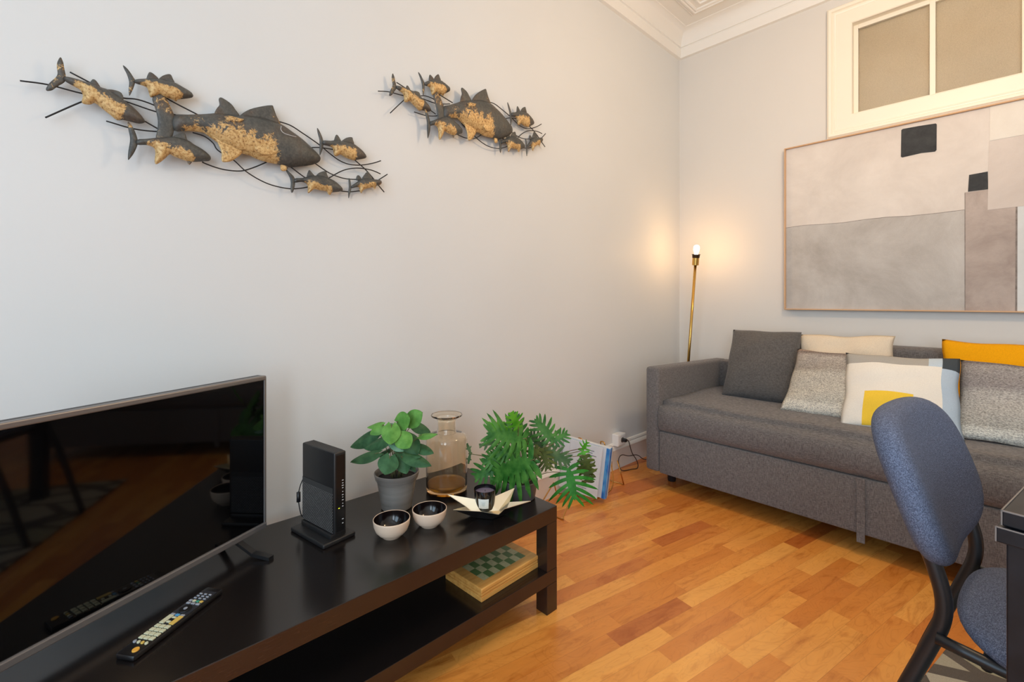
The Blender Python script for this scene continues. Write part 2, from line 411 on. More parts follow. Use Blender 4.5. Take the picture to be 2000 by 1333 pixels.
# local frame: x along td (0 = right end, negative to the left), y = -normal (behind), z up
TM = Matrix(((td.x, -tn.x, 0, TR.x), (td.y, -tn.y, 0, TR.y), (0, 0, 1, 0), (0, 0, 0, 1)))
tv = thing('television', 'flat black television with slim grey bezel standing on the bench', 'television', (tc.x, tc.y, BT))
M_BEZEL = mat('tv_bezel', srgb(128, 124, 122), .38, .5)
M_BEZELD = mat('tv_back', srgb(40, 40, 42), .5)
M_SCREEN = mat('tv_screen', (.0015, .0015, .0018, 1), .045, 0, .5)
obj('housing', bx(-TW, 0, .006, .030, TZ0, TZ1, .004, M=TM), M_BEZELD, tv)
obj('rear_cover', bx(-TW+.1, -.1, .028, .062, TZ0+.03, TZ0+.25, .012, M=TM), M_BEZELD, tv)
bm = nb()
box(bm, -TW, 0, -.004, .014, TZ1-.013, TZ1, .003, M=TM); box(bm, -TW, 0, -.006, .014, TZ0, TZ0+.017, .003, M=TM)
box(bm, -TW+.0003, -TW+.007, -.0035, .0135, TZ0+.01, TZ1-.005, .001, M=TM); box(bm, -.007, -.0003, -.0035, .0135, TZ0+.01, TZ1-.005, .001, M=TM)
obj('bezel', bm, M_BEZEL, tv)
obj('screen', bx(-TW+.006, -.006, -.0005, .010, TZ0+.016, TZ1-.012, M=TM), M_SCREEN, tv)
for x in (-.09, -TW+.09):
    bm = nb()
    P = [(x+.018, -.100, BT+.005), (x+.008, -.05, BT+.012), (x, 0.012, TZ0+.006)]
    for q_ in (P, [(x+.03, .125, BT+.005), (x+.01, .07, BT+.012), (x, .016, TZ0+.006)]):
        for a, b in zip(q_, q_[1:]):
            a, b = Vector(a), Vector(b); d = b-a
            vs = []
            for p_ in (a, b):
                for dx, dz in ((-.008, -.005), (.008, -.005), (.008, .004), (-.008, .004)): vs.append(bm.verts.new(TM @ (p_+Vector((dx, 0, dz)))))
            for f in ((0, 1, 5, 4), (1, 2, 6, 5), (2, 3, 7, 6), (3, 0, 4, 7), (0, 3, 2, 1), (4, 5, 6, 7)): bm.faces.new([vs[i] for i in f])
    obj('stand_foot', bm, mat('foot_black', srgb(20, 20, 21), .4), tv)

# ================================================================== REMOTE CONTROL
r0 = Vector((-1.166, .070, BT)); r1 = Vector((-1.292, .245, BT))
rd = (r1-r0); rl = rd.length; rd.normalize(); rs = Vector((rd.y, -rd.x, 0))      # rs points to +x side
RM = Matrix(((rs.x, rd.x, 0, r0.x), (rs.y, rd.y, 0, r0.y), (0, 0, 1, BT), (0, 0, 0, 1)))
rc = thing('remote_control', 'long black remote control with cream and yellow buttons lying on the bench', 'remote control', tuple(r0))
M_RBODY = mat('remote_body', srgb(24, 22, 23), .3)
M_RFACE = mat('remote_face', srgb(46, 48, 54), .35)
hw = .024
RM = RM @ Matrix.Diagonal((.92, 1, .70, 1))
obj('body', bx(-hw, hw, 0, rl, .001, .017, .005, M=RM), M_RBODY, rc, smooth=True)
bm = bx(-hw+.003, hw-.003, rl*.40, rl*.93, .0168, .0180, .0004, M=RM)
obj('face_plate', bm, M_RFACE, rc)
def bt(c): return mat('button_plastic', c, .45)
B_CR, B_YE, B_GR, B_BL, B_GN, B_DK, B_OR = [bt(c) for c in (srgb(214, 212, 178), srgb(226, 190, 96), srgb(160, 164, 172), srgb(90, 160, 205), srgb(70, 160, 130), srgb(14, 14, 16), srgb(240, 176, 70))]
def button(u, v, su, sv, m, rnd=False, h=.0205):
    """u across (-1..1), v along the body (0..1) from the near end"""
    cx, cy = u*hw, v*rl
    if rnd: bm = lathe([(0, h), (su, h), (su*1.05, h-.0015), (su*1.05, .0165), (0, .0165)], (cx, cy, 0), 16, None); bm.transform(RM)
    else: bm = bx(cx-su, cx+su, cy-sv, cy+sv, .0165, h, .0008, M=RM)
    obj('button', bm, m, rc)
button(.42, .07, .0062, 0, B_OR, True)
for k in range(4): button(-.66+.42*k, .155, .0032, .003, (B_GR, B_CR, B_YE, B_CR)[k], True)
for j in range(4):
    for k in range(3): button(-.55+.55*k, .215+.052*j, .0056, .0042, B_CR)
button(-.55, .465, .006, .013, B_CR); button(.55, .465, .006, .013, B_YE)
for j in range(3): button(0, .436+.03*j, .0048, .0025, (B_CR, B_DK, B_CR)[j])
for k in range(3): button(-.55+.55*k, .535, .005, .003, (B_GR, B_BL, B_GR)[k])
button(0, .625, .0125, 0, B_DK, True, .0215); button(0, .625, .004, 0, B_GR, True, .0225)
for k in range(3): button(-.55+.55*k, .715, .005, .0025, B_GR)
for k in range(4): button(-.66+.42*k, .755, .0038, .0028, (B_GR, B_CR, B_GN, B_YE)[k])
for j in range(3):
    for k in range(3): button(-.55+.55*k, .80+.036*j, .0036, .0016, B_GR)

# ================================================================== ROUTER
a_r = math.atan2(.030, .174)
RO = Vector((-1.401, .542, 0))
rt = thing('internet_router', 'upright black internet router with a mesh grille on the bench', 'router', (RO.x, RO.y, BT), a_r)
M_RT = mat('router_plastic', srgb(30, 29, 29), .42)
M_RTF = mat('router_gloss', srgb(18, 18, 19), .25)
M_RTT = mat('router_top', srgb(62, 58, 56), .5)
hh = .2345
bm = bx(-.086, .088, -.017, .021, .026, hh+.026, .0045, 3)
obj('body', bm, M_RT, rt, smooth=True, local=True)
MG = mat('router_grille', srgb(40, 40, 40), .5); N = NT(MG)
x_ = N.n('ShaderNodeTexBrick'); x_.inputs['Scale'].default_value = 1; x_.offset = .5
x_.inputs['Brick Width'].default_value = .0080; x_.inputs['Row Height'].default_value = .0042; x_.inputs['Mortar Size'].default_value = .0014
x_.inputs['Color1'].default_value = srgb(150, 146, 142); x_.inputs['Color2'].default_value = srgb(120, 116, 112); x_.inputs['Mortar'].default_value = srgb(24, 24, 24)
N.l(N.coord('Object', rot=(math.pi/2, 0, 0)), x_.inputs['Vector']); N.col(x_.outputs['Color'])
obj('vent_grille', bx(-.082, .080, -.0185, -.0165, .030, .030+.112, .0004), MG, rt, local=True)
obj('grille_band', bx(-.082, .080, -.0183, -.0165, .142, .158, .0003), mat('router_band', srgb(52, 51, 50), .5), rt, local=True)
bm = nb()
for k in range(5): box(bm, -.08, .078, -.010+k*.0062, -.0075+k*.0062, hh+.0258, hh+.0268)
obj('top_vent', bm, M_RTT, rt, local=True)
obj('front_strip', bx(.0875, .0892, -.012, .016, .032, hh+.018, .0008), M_RTF, rt, local=True)
M_ICON = mat('icon_white', srgb(210, 210, 210), .5)
for k, (dz, wd) in enumerate([(.150, .005), (.142, .004), (.135, .006), (.128, .004), (.117, .003), (.108, .005), (.101, .003), (.093, .005), (.083, .003), (.075, .004), (.038, .005), (.026, .004)]):
    obj('indicator_icon', bx(.0890, .0895, .009-wd/2, .009+wd/2, .026+dz, .026+dz+.0022), M_ICON, rt, local=True)
ML = mat('led_yellow', srgb(200, 200, 40), .4); ML.node_tree.nodes['Principled BSDF'].inputs['Emission Color'].default_value = srgb(200, 210, 40); ML.node_tree.nodes['Principled BSDF'].inputs['Emission Strength'].default_value = 1.2
obj('status_light', bx(.0890, .0896, -.005, -.001, .098, .1005), ML, rt, local=True)
bm = nb(); t_ = bx(-.090, .090, -.052, .052, .0, .013, .004, 3)
me_ = bpy.data.meshes.new('t'); t_.to_mesh(me_); t_.free(); bm.from_mesh(me_)
box(bm, -.080, .080, -.024, .026, .012, .027, .003)
obj('stand', bm, M_RT, rt, smooth=True, local=True)
bm = tube([(-.082, .005, .158), (-.098, .0, .152), (-.112, -.006, .125), (-.118, -.010, .10), (-.116, -.012, .085)], .0017, 6, 5)
tube([(-.1165, -.012, .098), (-.1165, -.012, .068)], .0062, 10, 0, bm)
tube([(-.1165, -.012, .07), (-.113, -.010, .045), (-.108, -.004, .020), (-.112, .02, .004), (-.13, .05, .003)], .0017, 6, 5, bm)
obj('power_cable', bm, M_BLACKTUBE, rt, smooth='all', local=True)

# ================================================================== VASE
vc = (-1.408, .998, BT)
M_AMBER = mat('amber_glass', srgb(254, 247, 234), .015, Transmission_Weight=1.0, IOR=1.42)
N = NT(M_AMBER)
vab = N.n('ShaderNodeVolumeAbsorption'); vab.inputs['Color'].default_value = (.93, .68, .30, 1); vab.inputs['Density'].default_value = 9
N.l(vab.outputs[0], N.t.nodes['Material Output'].inputs['Volume'])
vs_ = tag(obj('glass_vase', lathe([(0, .001), (.066, .001), (.073, .005), (.0755, .013), (.0755, .186), (.0735, .198), (.066, .2055), (.048, .2085), (.036, .212), (.033, .219), (.0325, .252), (.036, .262), (.048, .270), (.056, .2735), (.0575, .2765), (.056, .279), (.047, .2755), (.034, .268), (.0303, .256), (.0307, .219), (.034, .2115), (.047, .2058), (.0645, .2030), (.0715, .1965), (.0735, .186), (.0735, .024), (.070, .0165), (.05, .0140), (0, .0135)], vc, 64), M_AMBER, None, True),
    'pale amber glass bottle vase with a flared lip on the bench', 'vase')

vs_.location = (0, 0, 0); MW[vs_.name] = Matrix.Identity(4)
M_HONEY = mat('honey_glass', srgb(226, 170, 70), .05, Transmission_Weight=.85, IOR=1.3)
obj('thick_base', lathe([(0, .0150), (.069, .0165), (.0722, .022), (.0722, .0265), (.069, .0285), (.04, .0265), (0, .0255)], vc, 48), M_HONEY, vs_, True, label='honey-coloured thick glass base')

# ================================================================== BOWLS
M_BOWLO = m_paint('bowl_glaze_cream', srgb(230, 202, 176), .35, .1, 60)
M_BOWLI = mat('bowl_inside_black', srgb(20, 12, 12), .12)
def bowl(lbl):
    b = thing('bowl', lbl, 'bowl', (-1.244, .684, BT), group='cream bowls with black insides')
    p = [(0, .003), (.022, .003), (.023, 0), (.026, 0), (.027, .004), (.037, .010), (.046, .020), (.0515, .034), (.0535, .048), (.0538, .0525), (.0528, .0540), (.0516, .0530)]
    obj('outside', lathe(p, (0, 0, 0), 48), M_BOWLO, b, smooth='all', local=True)
    p = [(.0517, .0530), (.0505, .046), (.048, .034), (.042, .022), (.032, .012), (.018, .0075), (0, .007)]
    obj('inside', lathe(p, (0, 0, 0), 48), M_BOWLI, b, smooth='all', local=True)
    return b
def dup(root, loc, label, rot=None, scale=None, name=None):
    r = root.copy(); C.objects.link(r); r.location = loc; r['label'] = label
    if rot: r.rotation_euler = rot
    if scale: r.scale = scale
    kids = []
    for ch in list(root.children):
        c = ch.copy(); C.objects.link(c); c.parent = r; kids.append(c)
        for g in list(ch.children):
            d = g.copy(); C.objects.link(d); d.parent = c
    return r, kids
b1 = bowl('cream bowl with black inside nearest the television')
dup(b1, (-1.224, .803, BT), 'cream bowl with black inside nearest the star tray', (0, 0, 1.0), (.985,)*3)

# ================================================================== STAR TRAY AND CANDLE
M_GOLDP = mat('pale_gold_metal', srgb(244, 230, 200), .34, .85)
tips = [(-1.268, .902, .405), (-1.178, .860, .397), (-1.066, .950, .391), (-1.056, 1.081, .397), (-1.150, 1.098, .407)]
cen = Vector((sum(t[0] for t in tips)/5, sum(t[1] for t in tips)/5, BT))
st = bm = nb()
tipv = [Vector(t) for t in tips]; M_ = len(tips)
def star(bm, off):
    ti = [bm.verts.new(t+Vector((0, 0, off))) for t in tipv]
    no = []; ba = []
    for i in range(5):
        m_ = (tipv[i]+tipv[(i+1) % 5])/2; p = cen+(m_-cen)*.60; p.z = BT+.031+off; no.append(bm.verts.new(p))
    for i in range(5):
        p = cen+(tipv[i]-cen)*.36; p.z = BT+.002+off; ba.append(bm.verts.new(p))
    for i in range(5):
        bm.faces.new((ba[i], ti[i], no[i])); bm.faces.new((ba[i], no[i-1], ti[i])); bm.faces.new((ba[i], no[i], ba[(i+1) % 5]))
    bm.faces.new(ba)
    return ti, no
a_ = star(bm, .0015); _na = len(bm.faces); b_ = star(bm, 0)
for _i, _f in enumerate(bm.faces):
    if _i >= _na: _f.material_index = 1
for i in range(5):
    bm.faces.new((a_[0][i], a_[1][i], b_[1][i], b_[0][i])); bm.faces.new((a_[1][i-1], a_[0][i], b_[0][i], b_[1][i-1]))
tag(obj('star_tray', bm, [M_GOLDP, mat('tray_underside', srgb(24, 21, 20), .35)]), 'pale gold metal star-shaped tray holding the black candle', 'tray')
kc = Vector((-1.190, .999, BT+.004))
cd = thing('candle', 'candle in a black glass tumbler with a white label', 'candle', tuple(kc))
M_BGLASS = mat('black_glass', srgb(14, 11, 16), .06)
obj('glass', lathe([(0, 0), (.028, 0), (.031, .003), (.0335, .030), (.037, .0645), (.0365, .0665), (.0352, .0655), (.033, .05), (0, .05)], tuple(kc), 48), M_BGLASS, cd, True)
obj('wax', lathe([(0, .0565), (.029, .0562), (.0336, .0555), (.0333, .0505), (0, .0505)], tuple(kc), 32), mat('wax_mauve', srgb(120, 108, 128), .45), cd, 'all')
obj('wick', tube([kc+Vector((0, 0, .055)), kc+Vector((.001, 0, .061))], .0008, 6), M_BEZELD, cd)
bm = nb(); la = math.atan2(-kc.y, -kc.x)-.16; n_ = 8; V_ = []
for i in range(n_+1):
    t = la-.52+1.04*i/n_
    for z in (.011, .043):
        r = .0335+(z-.030)*.1+.0006; V_.append(bm.verts.new((kc.x+r*math.cos(t), kc.y+r*math.sin(t), kc.z+z)))
for i in range(n_): bm.faces.new((V_[2*i], V_[2*i+2], V_[2*i+3], V_[2*i+1]))
M_LABEL = mat('paper_label', srgb(218, 222, 218), .6)
obj('paper_label', bm, M_LABEL, cd, 'all')
for k, (z, hwid) in enumerate(((.031, .22), (.0275, .16), (.024, .20), (.0205, .12))):
    bm = nb(); V_ = []
    for i in range(5):
        t = la-hwid+2*hwid*i/4
        for zz in (z, z+.0011): r = .0335+(zz-.030)*.1+.0009; V_.append(bm.verts.new((kc.x+r*math.cos(t), kc.y+r*math.sin(t), kc.z+zz)))
    for i in range(4): bm.faces.new((V_[2*i], V_[2*i+2], V_[2*i+3], V_[2*i+1]))
    obj('label_print', bm, mat('label_ink', srgb(150, 165, 160), .6), cd)

# ================================================================== LEAVES
TOCAM = lambda p: (Vector((0, 0, EYE))-p).normalized()
def frame(base, tip, face=.7, roll=0):
    u = (tip-base); L = u.length; u.normalize()
    n = TOCAM(base)*face+Vector((0, 0, 1))*(1-face); n = (n-u*n.dot(u)).normalized()
    if roll: n = Matrix.Rotation(roll, 3, u) @ n
    return u, n.cross(u).normalized(), n, L
def round_leaf(base, tip, wr=.85, face=.6, roll=0, droop=.12, notch=True, cup=.10):
    u, v, n, L = frame(base, tip, face, roll); bm = nb()
    K, J = 14, 4; rows = []
    for i in range(K+1):
        t = i/K
        wd = wr*L*.5*(math.sin(math.pi*min(1, t**.72))**.75)*(1 if t < .98 else .0)
        if t == 0: wd = 0
        row = []
        for j in range(-J, J+1):
            s = j/J
            back = (-.10*L*(1-t)**4*abs(s)*2.2 if notch else 0)
            p = base+u*(L*t+back)+v*(wd*s if t > 0 else wr*L*.16*s)+n*(-droop*L*t*t-cup*L*s*s*math.sin(math.pi*t)+.012*L*math.cos(abs(s)*math.pi*2))
            row.append(bm.verts.new(p))
        rows.append(row)
    for a, b in zip(rows, rows[1:]):
        for j in range(2*J): bm.faces.new((a[j], a[j+1], b[j+1], b[j]))
    bmesh.ops.remove_doubles(bm, verts=bm.verts, dist=1e-5)
    return bm
def split_leaf(base, tip, wr=1.0, face=.7, roll=0, droop=.15, n_l=7, fin=.085, sweep=.55, s0=.10, rnd=.12, seed=0, bm=None, lobes_to=.92):
    """deeply lobed leaf: blade along the midrib with long tapering fingers on both sides"""
    R_ = random.Random(seed); bm = bm or nb()
    u, v, n, L = frame(base, tip, face, roll)
    def P(a, s): return base+u*(L*a)+v*(L*s)+n*(-droop*L*a*a-.28*L*s*s)
    def strip(pts, wd):
        rows = []
        for i, (a, s, w_) in enumerate(pts):
            if i < len(pts)-1: da, ds = pts[i+1][0]-a, pts[i+1][1]-s
            l_ = math.hypot(da, ds) or 1; na, ns = -ds/l_, da/l_
            c_ = bm.verts.new(P(a, s)+n*(.010*L if w_ > .01 else 0))
            rows.append((bm.verts.new(P(a-na*w_, s-ns*w_)), c_, bm.verts.new(P(a+na*w_, s+ns*w_))))
        for A, B in zip(rows, rows[1:]):
            bm.faces.new((A[0], A[1], B[1], B[0])); bm.faces.new((A[1], A[2], B[2], B[1]))
    # central blade
    core = [(0, 0, .02)]+[(k/10, 0,   .125*math.sin(math.pi*min(1, (k/10)**.8*.95+.03))**.8+.02) for k in range(1, 10)]+[(1.0, 0, .004)]
    strip(core, 0)
    for sd in (-1, 1):
        for k in range(n_l):
            t = k/(n_l-1); a0 = .03+t*(lobes_to-.12)
            ln = wr*.54*(math.sin(math.pi*(.20+.66*t))**.9)*(1+R_.uniform(-rnd, rnd))
            an = math.radians(118-78*t**.85)+R_.uniform(-.06, .06)         # angle from the midrib
            pts = []
            for i in range(9):
                q_ = i/8
                wl = fin*(.75+.5*math.sin(math.pi*q_**.8))*max(0, 1-q_**7)**.6*(1-.25*t)+.002
                bend = sweep*q_*q_*.35
                pts.append((a0+ln*q_*math.cos(an)+bend*ln, sd*ln*q_*math.sin(an), wl*.66))
            strip(pts, 0)
            # a small side tooth
            if R_.random() < .6 and ln > .25:
                q_ = .55; a1 = a0+ln*q_*math.cos(an); s1 = sd*ln*q_*math.sin(an)
                strip([(a1, s1, .022), (a1+.07, s1+sd*.05, .020), (a1+.13, s1+sd*.12, .004)], 0)
    return bm

# ---- plant one: round leaves in a grey ribbed pot
pc = Vector((-1.408, .793, BT))
p1 = thing('potted_plant', 'round-leaved green plant in a grey ribbed pot beside the router', 'plant', tuple(pc))
M_POT = mat('grey_pot_glaze', srgb(112, 106, 100), .32); N = NT(M_POT)
wv = N.n('ShaderNodeTexWave', bands_direction='Z'); wv.inputs['Scale'].default_value = 60; wv.inputs['Distortion'].default_value = .6; wv.inputs['Detail'].default_value = 2
N.l(N.coord(), wv.inputs['Vector']); N.bump(wv.outputs['Fac'], .22, .0012)
N.col(N.ramp(N.noise(N.coord('Object', (4, 4, 60)), 1, 2), [(.3, srgb(116, 109, 102)), (.7, srgb(140, 133, 125))]))
M_SOIL = m_paint('dark_soil', srgb(34, 28, 24), .95, .9, 150)
obj('pot', lathe([(0, 0), (.046, 0), (.050, .003), (.057, .05), (.064, .088), (.066, .094), (.070, .100), (.0735, .113), (.0745, .120), (.0720, .122), (.0695, .118), (.064, .098), (0, .096)], tuple(pc), 56), M_POT, p1, True)
obj('soil', lathe([(0, .104), (.04, .103), (.0655, .100), (.066, .094), (0, .094)], tuple(pc), 32), M_SOIL, p1, 'all')
#   base px, tip px, depth base, depth tip, width ratio, facing, roll, material
LV = [((796, 826), (823, 806), 1.55, 1.53, .92, .75, 0, 'B'),
      ((776, 826), (799, 818), 1.53, 1.50, 1.05, .9, 0, 'B'),
      ((806, 830), (842, 843), 1.58, 1.58, .70, .45, 0, 'A'),
      ((765, 832), (762, 868), 1.50, 1.46, .98, .95, 0, 'B'),
      ((781, 850), (799, 874), 1.50, 1.46, .95, .9, 0, 'B'),
      ((821, 852), (853, 846), 1.55, 1.52, .55, .35, 0, 'B'),
      ((749, 832), (722, 848), 1.56, 1.54, .80, .6, 0, 'B'),
      ((744, 828), (716, 834), 1.60, 1.60, .55, .4, 0, 'B'),
      ((735, 848), (681, 872), 1.60, 1.60, .55, .55, 0, 'A'),
      ((764, 856), (708, 874), 1.55, 1.56, .52, .5, 0, 'A'),
      ((738, 886), (684, 900), 1.52, 1.48, .50, .45, 0, 'A'),
      ((762, 893), (752, 927), 1.48, 1.44, 1.15, .9, 0, 'A'),
      ((784, 893), (794, 926), 1.51, 1.49, .95, .8, 0, 'A'),
      ((785, 858), (760, 826), 1.58, 1.60, .75, .7, 0, 'C'),
      ((782, 845), (789, 826), 1.58, 1.60, .95, .7, 0, 'C'),
      ((796, 854), (815, 890), 1.55, 1.52, .85, .75, 0, 'A'),
      ((812, 872), (847, 884), 1.56, 1.54, .60, .5, 0, 'A'),
      ((786, 886), (843, 907), 1.52, 1.50, .50, .45, 0, 'A'),
      ((764, 868), (788, 880), 1.49, 1.46, .45, .5, 0, 'C'),
      ((776, 886), (822, 890), 1.53, 1.51, .50, .4, 0, 'A'),
      ((765, 878), (728, 890), 1.60, 1.60, .45, .35, 0, 'A'),
      ((770, 862), (742, 858), 1.60, 1.62, .60, .5, 0, 'A'),
      ((800, 905), (812, 922), 1.54, 1.53, .6, .6, 0, 'A')]
MM = {'A': M_LF1, 'B': M_LF1B, 'C': M_LF1C}
for i, (b, t, db, dt, wr, fc, rl_, mk) in enumerate(LV):
    B_, T_ = at(*b, db), at(*t, dt)
    f = obj('leaf', round_leaf(B_, T_, wr, fc, rl_, droop=.10), MM[mk], p1, 'all')
    root = pc+Vector((math.cos(i*2.4)*.018, math.sin(i*2.4)*.018, .10))
    mid = (root+B_)/2+Vector((0, 0, .012))+(root-pc)*.2
    obj('stem', tube([root, mid, B_-(T_-B_)*.03, B_+(T_-B_)*.10], .0013, 5, 5), M_STEM, p1, 'all')

# ---- plant two: split leaves in a dark grey pot at the end of the bench
qc = Vector((-1.176, 1.152, BT))
p2 = thing('split_leaf_plant', 'potted plant with deeply split green leaves in a dark grey pot at the bench end', 'plant', tuple(qc))
M_POT2 = mat('dark_grey_pot', srgb(78, 75, 74), .4)
obj('pot', lathe([(0, 0), (.047, 0), (.051, .003), (.0575, .045), (.0605, .060), (.0615, .063), (.060, .065), (.057, .062), (.054, .050), (0, .048)], tuple(qc), 48), M_POT2, p2, True)
obj('soil', lathe([(0, .052), (.03, .052), (.0535, .050), (.05, .046), (0, .046)], tuple(qc), 24), M_SOIL, p2, 'all')
# base px, tip px, depths, width ratio, facing, droop, lobes, material
SL = [((1038, 900), (958, 930), 1.56, 1.63, 1.25, .95, .10, 8, 'A'),
      ((1024, 858), (952, 846), 1.58, 1.54, 1.20, .9, .10, 8, 'A'),
      ((1016, 862), (1001, 810), 1.60, 1.60, .80, .85, .15, 6, 'A'),
      ((1002, 846), (951, 828), 1.64, 1.62, .60, .85, .1, 6, 'B'),
      ((1012, 836), (1000, 808), 1.55, 1.50, .75, .9, .1, 5, 'B'),
      ((1082, 862), (1044, 818), 1.72, 1.74, .95, .85, .10, 7, 'A'),
      ((1078, 864), (1108, 846), 1.72, 1.72, 1.05, .8, .10, 6, 'A'),
      ((1062, 880), (1034, 846), 1.74, 1.76, 1.2, .85, .10, 7, 'C'),
      ((1062, 880), (1116, 903), 1.70, 1.68, .80, .8, .12, 7, 'C'),
      ((1060, 880), (1070, 916), 1.68, 1.64, 1.1, .8, .15, 6, 'D'),
      ((1052, 876), (1028, 906), 1.66, 1.62, .9, .8, .15, 6, 'D'),
      ((1110, 916), (1123, 979), 1.72, 1.68, 1.6, .95, .10, 7, 'B2'),
      ((1137, 878), (1146, 908), 1.82, 1.80, 1.0, .9, .10, 5, 'B'),
      ((1137, 880), (1147, 864), 1.82, 1.80, 1.1, .9, .05, 4, 'B'),
      ((1142, 893), (1152, 938), 1.80, 1.78, .90, .6, .25, 6, 'D'),
      ((1147, 940), (1142, 900), 1.78, 1.80, 1.1, .55, .25, 6, 'D'),
      ((984, 905), (924, 934), 1.66, 1.66, .90, .85, .10, 7, 'A'),
      ((998, 892), (940, 902), 1.66, 1.66, .80, .8, .10, 7, 'A'),
      ((972, 862), (936, 868), 1.64, 1.62, .70, .6, .2, 4, 'C'),
      ((992, 922), (962, 942), 1.63, 1.63, 1.1, .6, .1, 6, 'A'),
      ((1030, 912), (992, 940), 1.58, 1.60, .9, .6, .1, 6, 'A'),
      ((1044, 900), (1024, 934), 1.57, 1.57, .9, .85, .1, 6, 'A'),
      ((1010, 880), (968, 888), 1.62, 1.62, 1.0, .8, .1, 7, 'A'),
      ((1030, 868), (1012, 836), 1.62, 1.66, .9, .8, .1, 6, 'A'),
      ((919, 886), (912, 866), 1.70, 1.70, .55, .7, .1, 3, 'C'),
      ((918, 888), (914, 908), 1.70, 1.70, .55, .7, .1, 3, 'C')]
MM2 = {'A': M_LF2, 'B': M_LF2B, 'C': M_LF2C, 'D': M_LF2D, 'B2': m_leaf('split_leaf_mid', srgb(30, 100, 22), srgb(54, 132, 38), 30, .4)}
for i, (b, t, db, dt, wr, fc, dr, nl, mk) in enumerate(SL):
    B_, T_ = at(*b, db), at(*t, dt)
    obj('leaf', split_leaf(B_, T_, wr, fc, 0, dr, nl, seed=i, fin=.075 if nl > 6 else .10), MM2[mk], p2, 'all')
    root = qc+Vector((math.cos(i*2.4)*.02, math.sin(i*2.4)*.02, .045))
    up = .05 if B_.z > qc.z+.08 else .07
    mid = root*.5+B_*.5+Vector((0, 0, up*.6))
    obj('stem', tube([root, mid, B_-(T_-B_)*.06, B_+(T_-B_)*.05], .0014, 5, 6), M_STEMB if i in (12, 24) else M_STEM, p2, 'all')

# ================================================================== CHESS BOX ON THE SHELF
ca = Vector((-1.074, .888, .144)); cb_ = Vector((-1.086, 1.150, .144))
cu = (cb_-ca); cl = cu.length; cu.normalize(); cv = Vector((-cu.y, cu.x, 0))      # cv points to the wall
CM = Matrix(((cv.x, cu.x, 0, ca.x), (cv.y, cu.y, 0, ca.y), (0, 0, 1, .144), (0, 0, 0, 1)))
cw = .175
cx = thing('chess_box', 'folding wooden chess box with green and white squares lying on the lower shelf', 'chess set', tuple(ca))
M_CW = mat('honey_wood', srgb(190, 132, 62), .45); N = NT(M_CW)
N.col(N.ramp(N.noise(N.coord('Object', (40, 4, 60)), 1.5, 4, .6), [(.3, srgb(194, 132, 60)), (.7, srgb(228, 174, 94))]))
bm = nb(); box(bm, 0, cw, 0, cl, 0, .0155, .0015, M=CM); box(bm, .003, cw-.003, .003, cl-.003, .0155, .0175, M=CM); box(bm, .001, cw-.001, .001, cl-.001, .0175, .024, .001, M=CM)
obj('lower_half', bm, M_CW, cx)
bm = nb(); box(bm, .003, cw-.003, .003, cl-.003, .024, .0255, M=CM); box(bm, 0, cw, 0, cl, .0255, .040, .0035, 3, M=CM)
obj('upper_half', bm, M_CW, cx)
MB = mat('marble_squares', srgb(160, 160, 120), .4); N = NT(MB)
ck = N.n('ShaderNodeTexChecker'); ck.inputs['Scale'].default_value = 1
uvn = N.n('ShaderNodeUVMap'); mp = N.n('ShaderNodeMapping'); mp.inputs['Scale'].default_value = (8, 4, 1); N.l(uvn.outputs[0], mp.inputs[0]); N.l(mp.outputs[0], ck.inputs['Vector'])
ck.inputs['Color1'].default_value = srgb(84, 118, 64); ck.inputs['Color2'].default_value = srgb(190, 186, 142)
N.col(N.mix(.25, ck.outputs[0], N.ramp(N.noise(N.coord(), 120, 4), [(.3, (.2, .25, .15, 1)), (.7, (1, 1, .9, 1))]), 'MULTIPLY'))
bm = nb(); uvl = bm.loops.layers.uv.new('UVMap')
vv = [bm.verts.new(CM @ Vector(p)) for p in ((.028, .035, .0404), (.028, cl-.035, .0404), (cw-.010, cl-.035, .0404), (cw-.010, .035, .0404))]
f = bm.faces.new(vv)
for l_, uv in zip(f.loops, ((0, 0), (1, 0), (1, 1), (0, 1))): l_[uvl].uv = uv
obj('board_squares', bm, MB, cx)

# ================================================================== SOFA
SO = Vector((-1.409, 2.380, 0)); sa = math.radians(-1.5)
sf = thing('sofa', 'long dark grey fabric sofa with a low arm against the back wall', 'sofa', tuple(SO), sa)
SM = MW[sf.name]
SL_ = 2.15
def warp(bm, fn):
    for v in bm.verts: v.co = fn(v.co.copy())
    return bm
def sbox(x0, x1, y0, y1, z0, z1, bev, seg=3):
    return bx(x0, x1, y0, y1, z0, z1, bev, seg)
def armfix(c):
    if c.z > .4: c.z -= (c.y/.88)*.022
    return c
obj('arm', warp(sbox(0, .084, 0, .885, .088, .675, .018), armfix), M_SOFA, sf, True, local=True)
obj('arm', warp(sbox(SL_-.084, SL_, 0, .885, .088, .675, .018), armfix), M_SOFA, sf, True, local=True)
_bk = sbox(.36, SL_-.06, .77, .885, .33, .81, .025); box(_bk, .06, SL_-.06, .775, .890, .33, .650, .012)
obj('backrest', _bk, M_SOFA, sf, True, local=True)
obj('front_panel', sbox(.087, SL_-.087, .002, .76, .088, .320, .006), M_SOFA, sf, True, local=True)
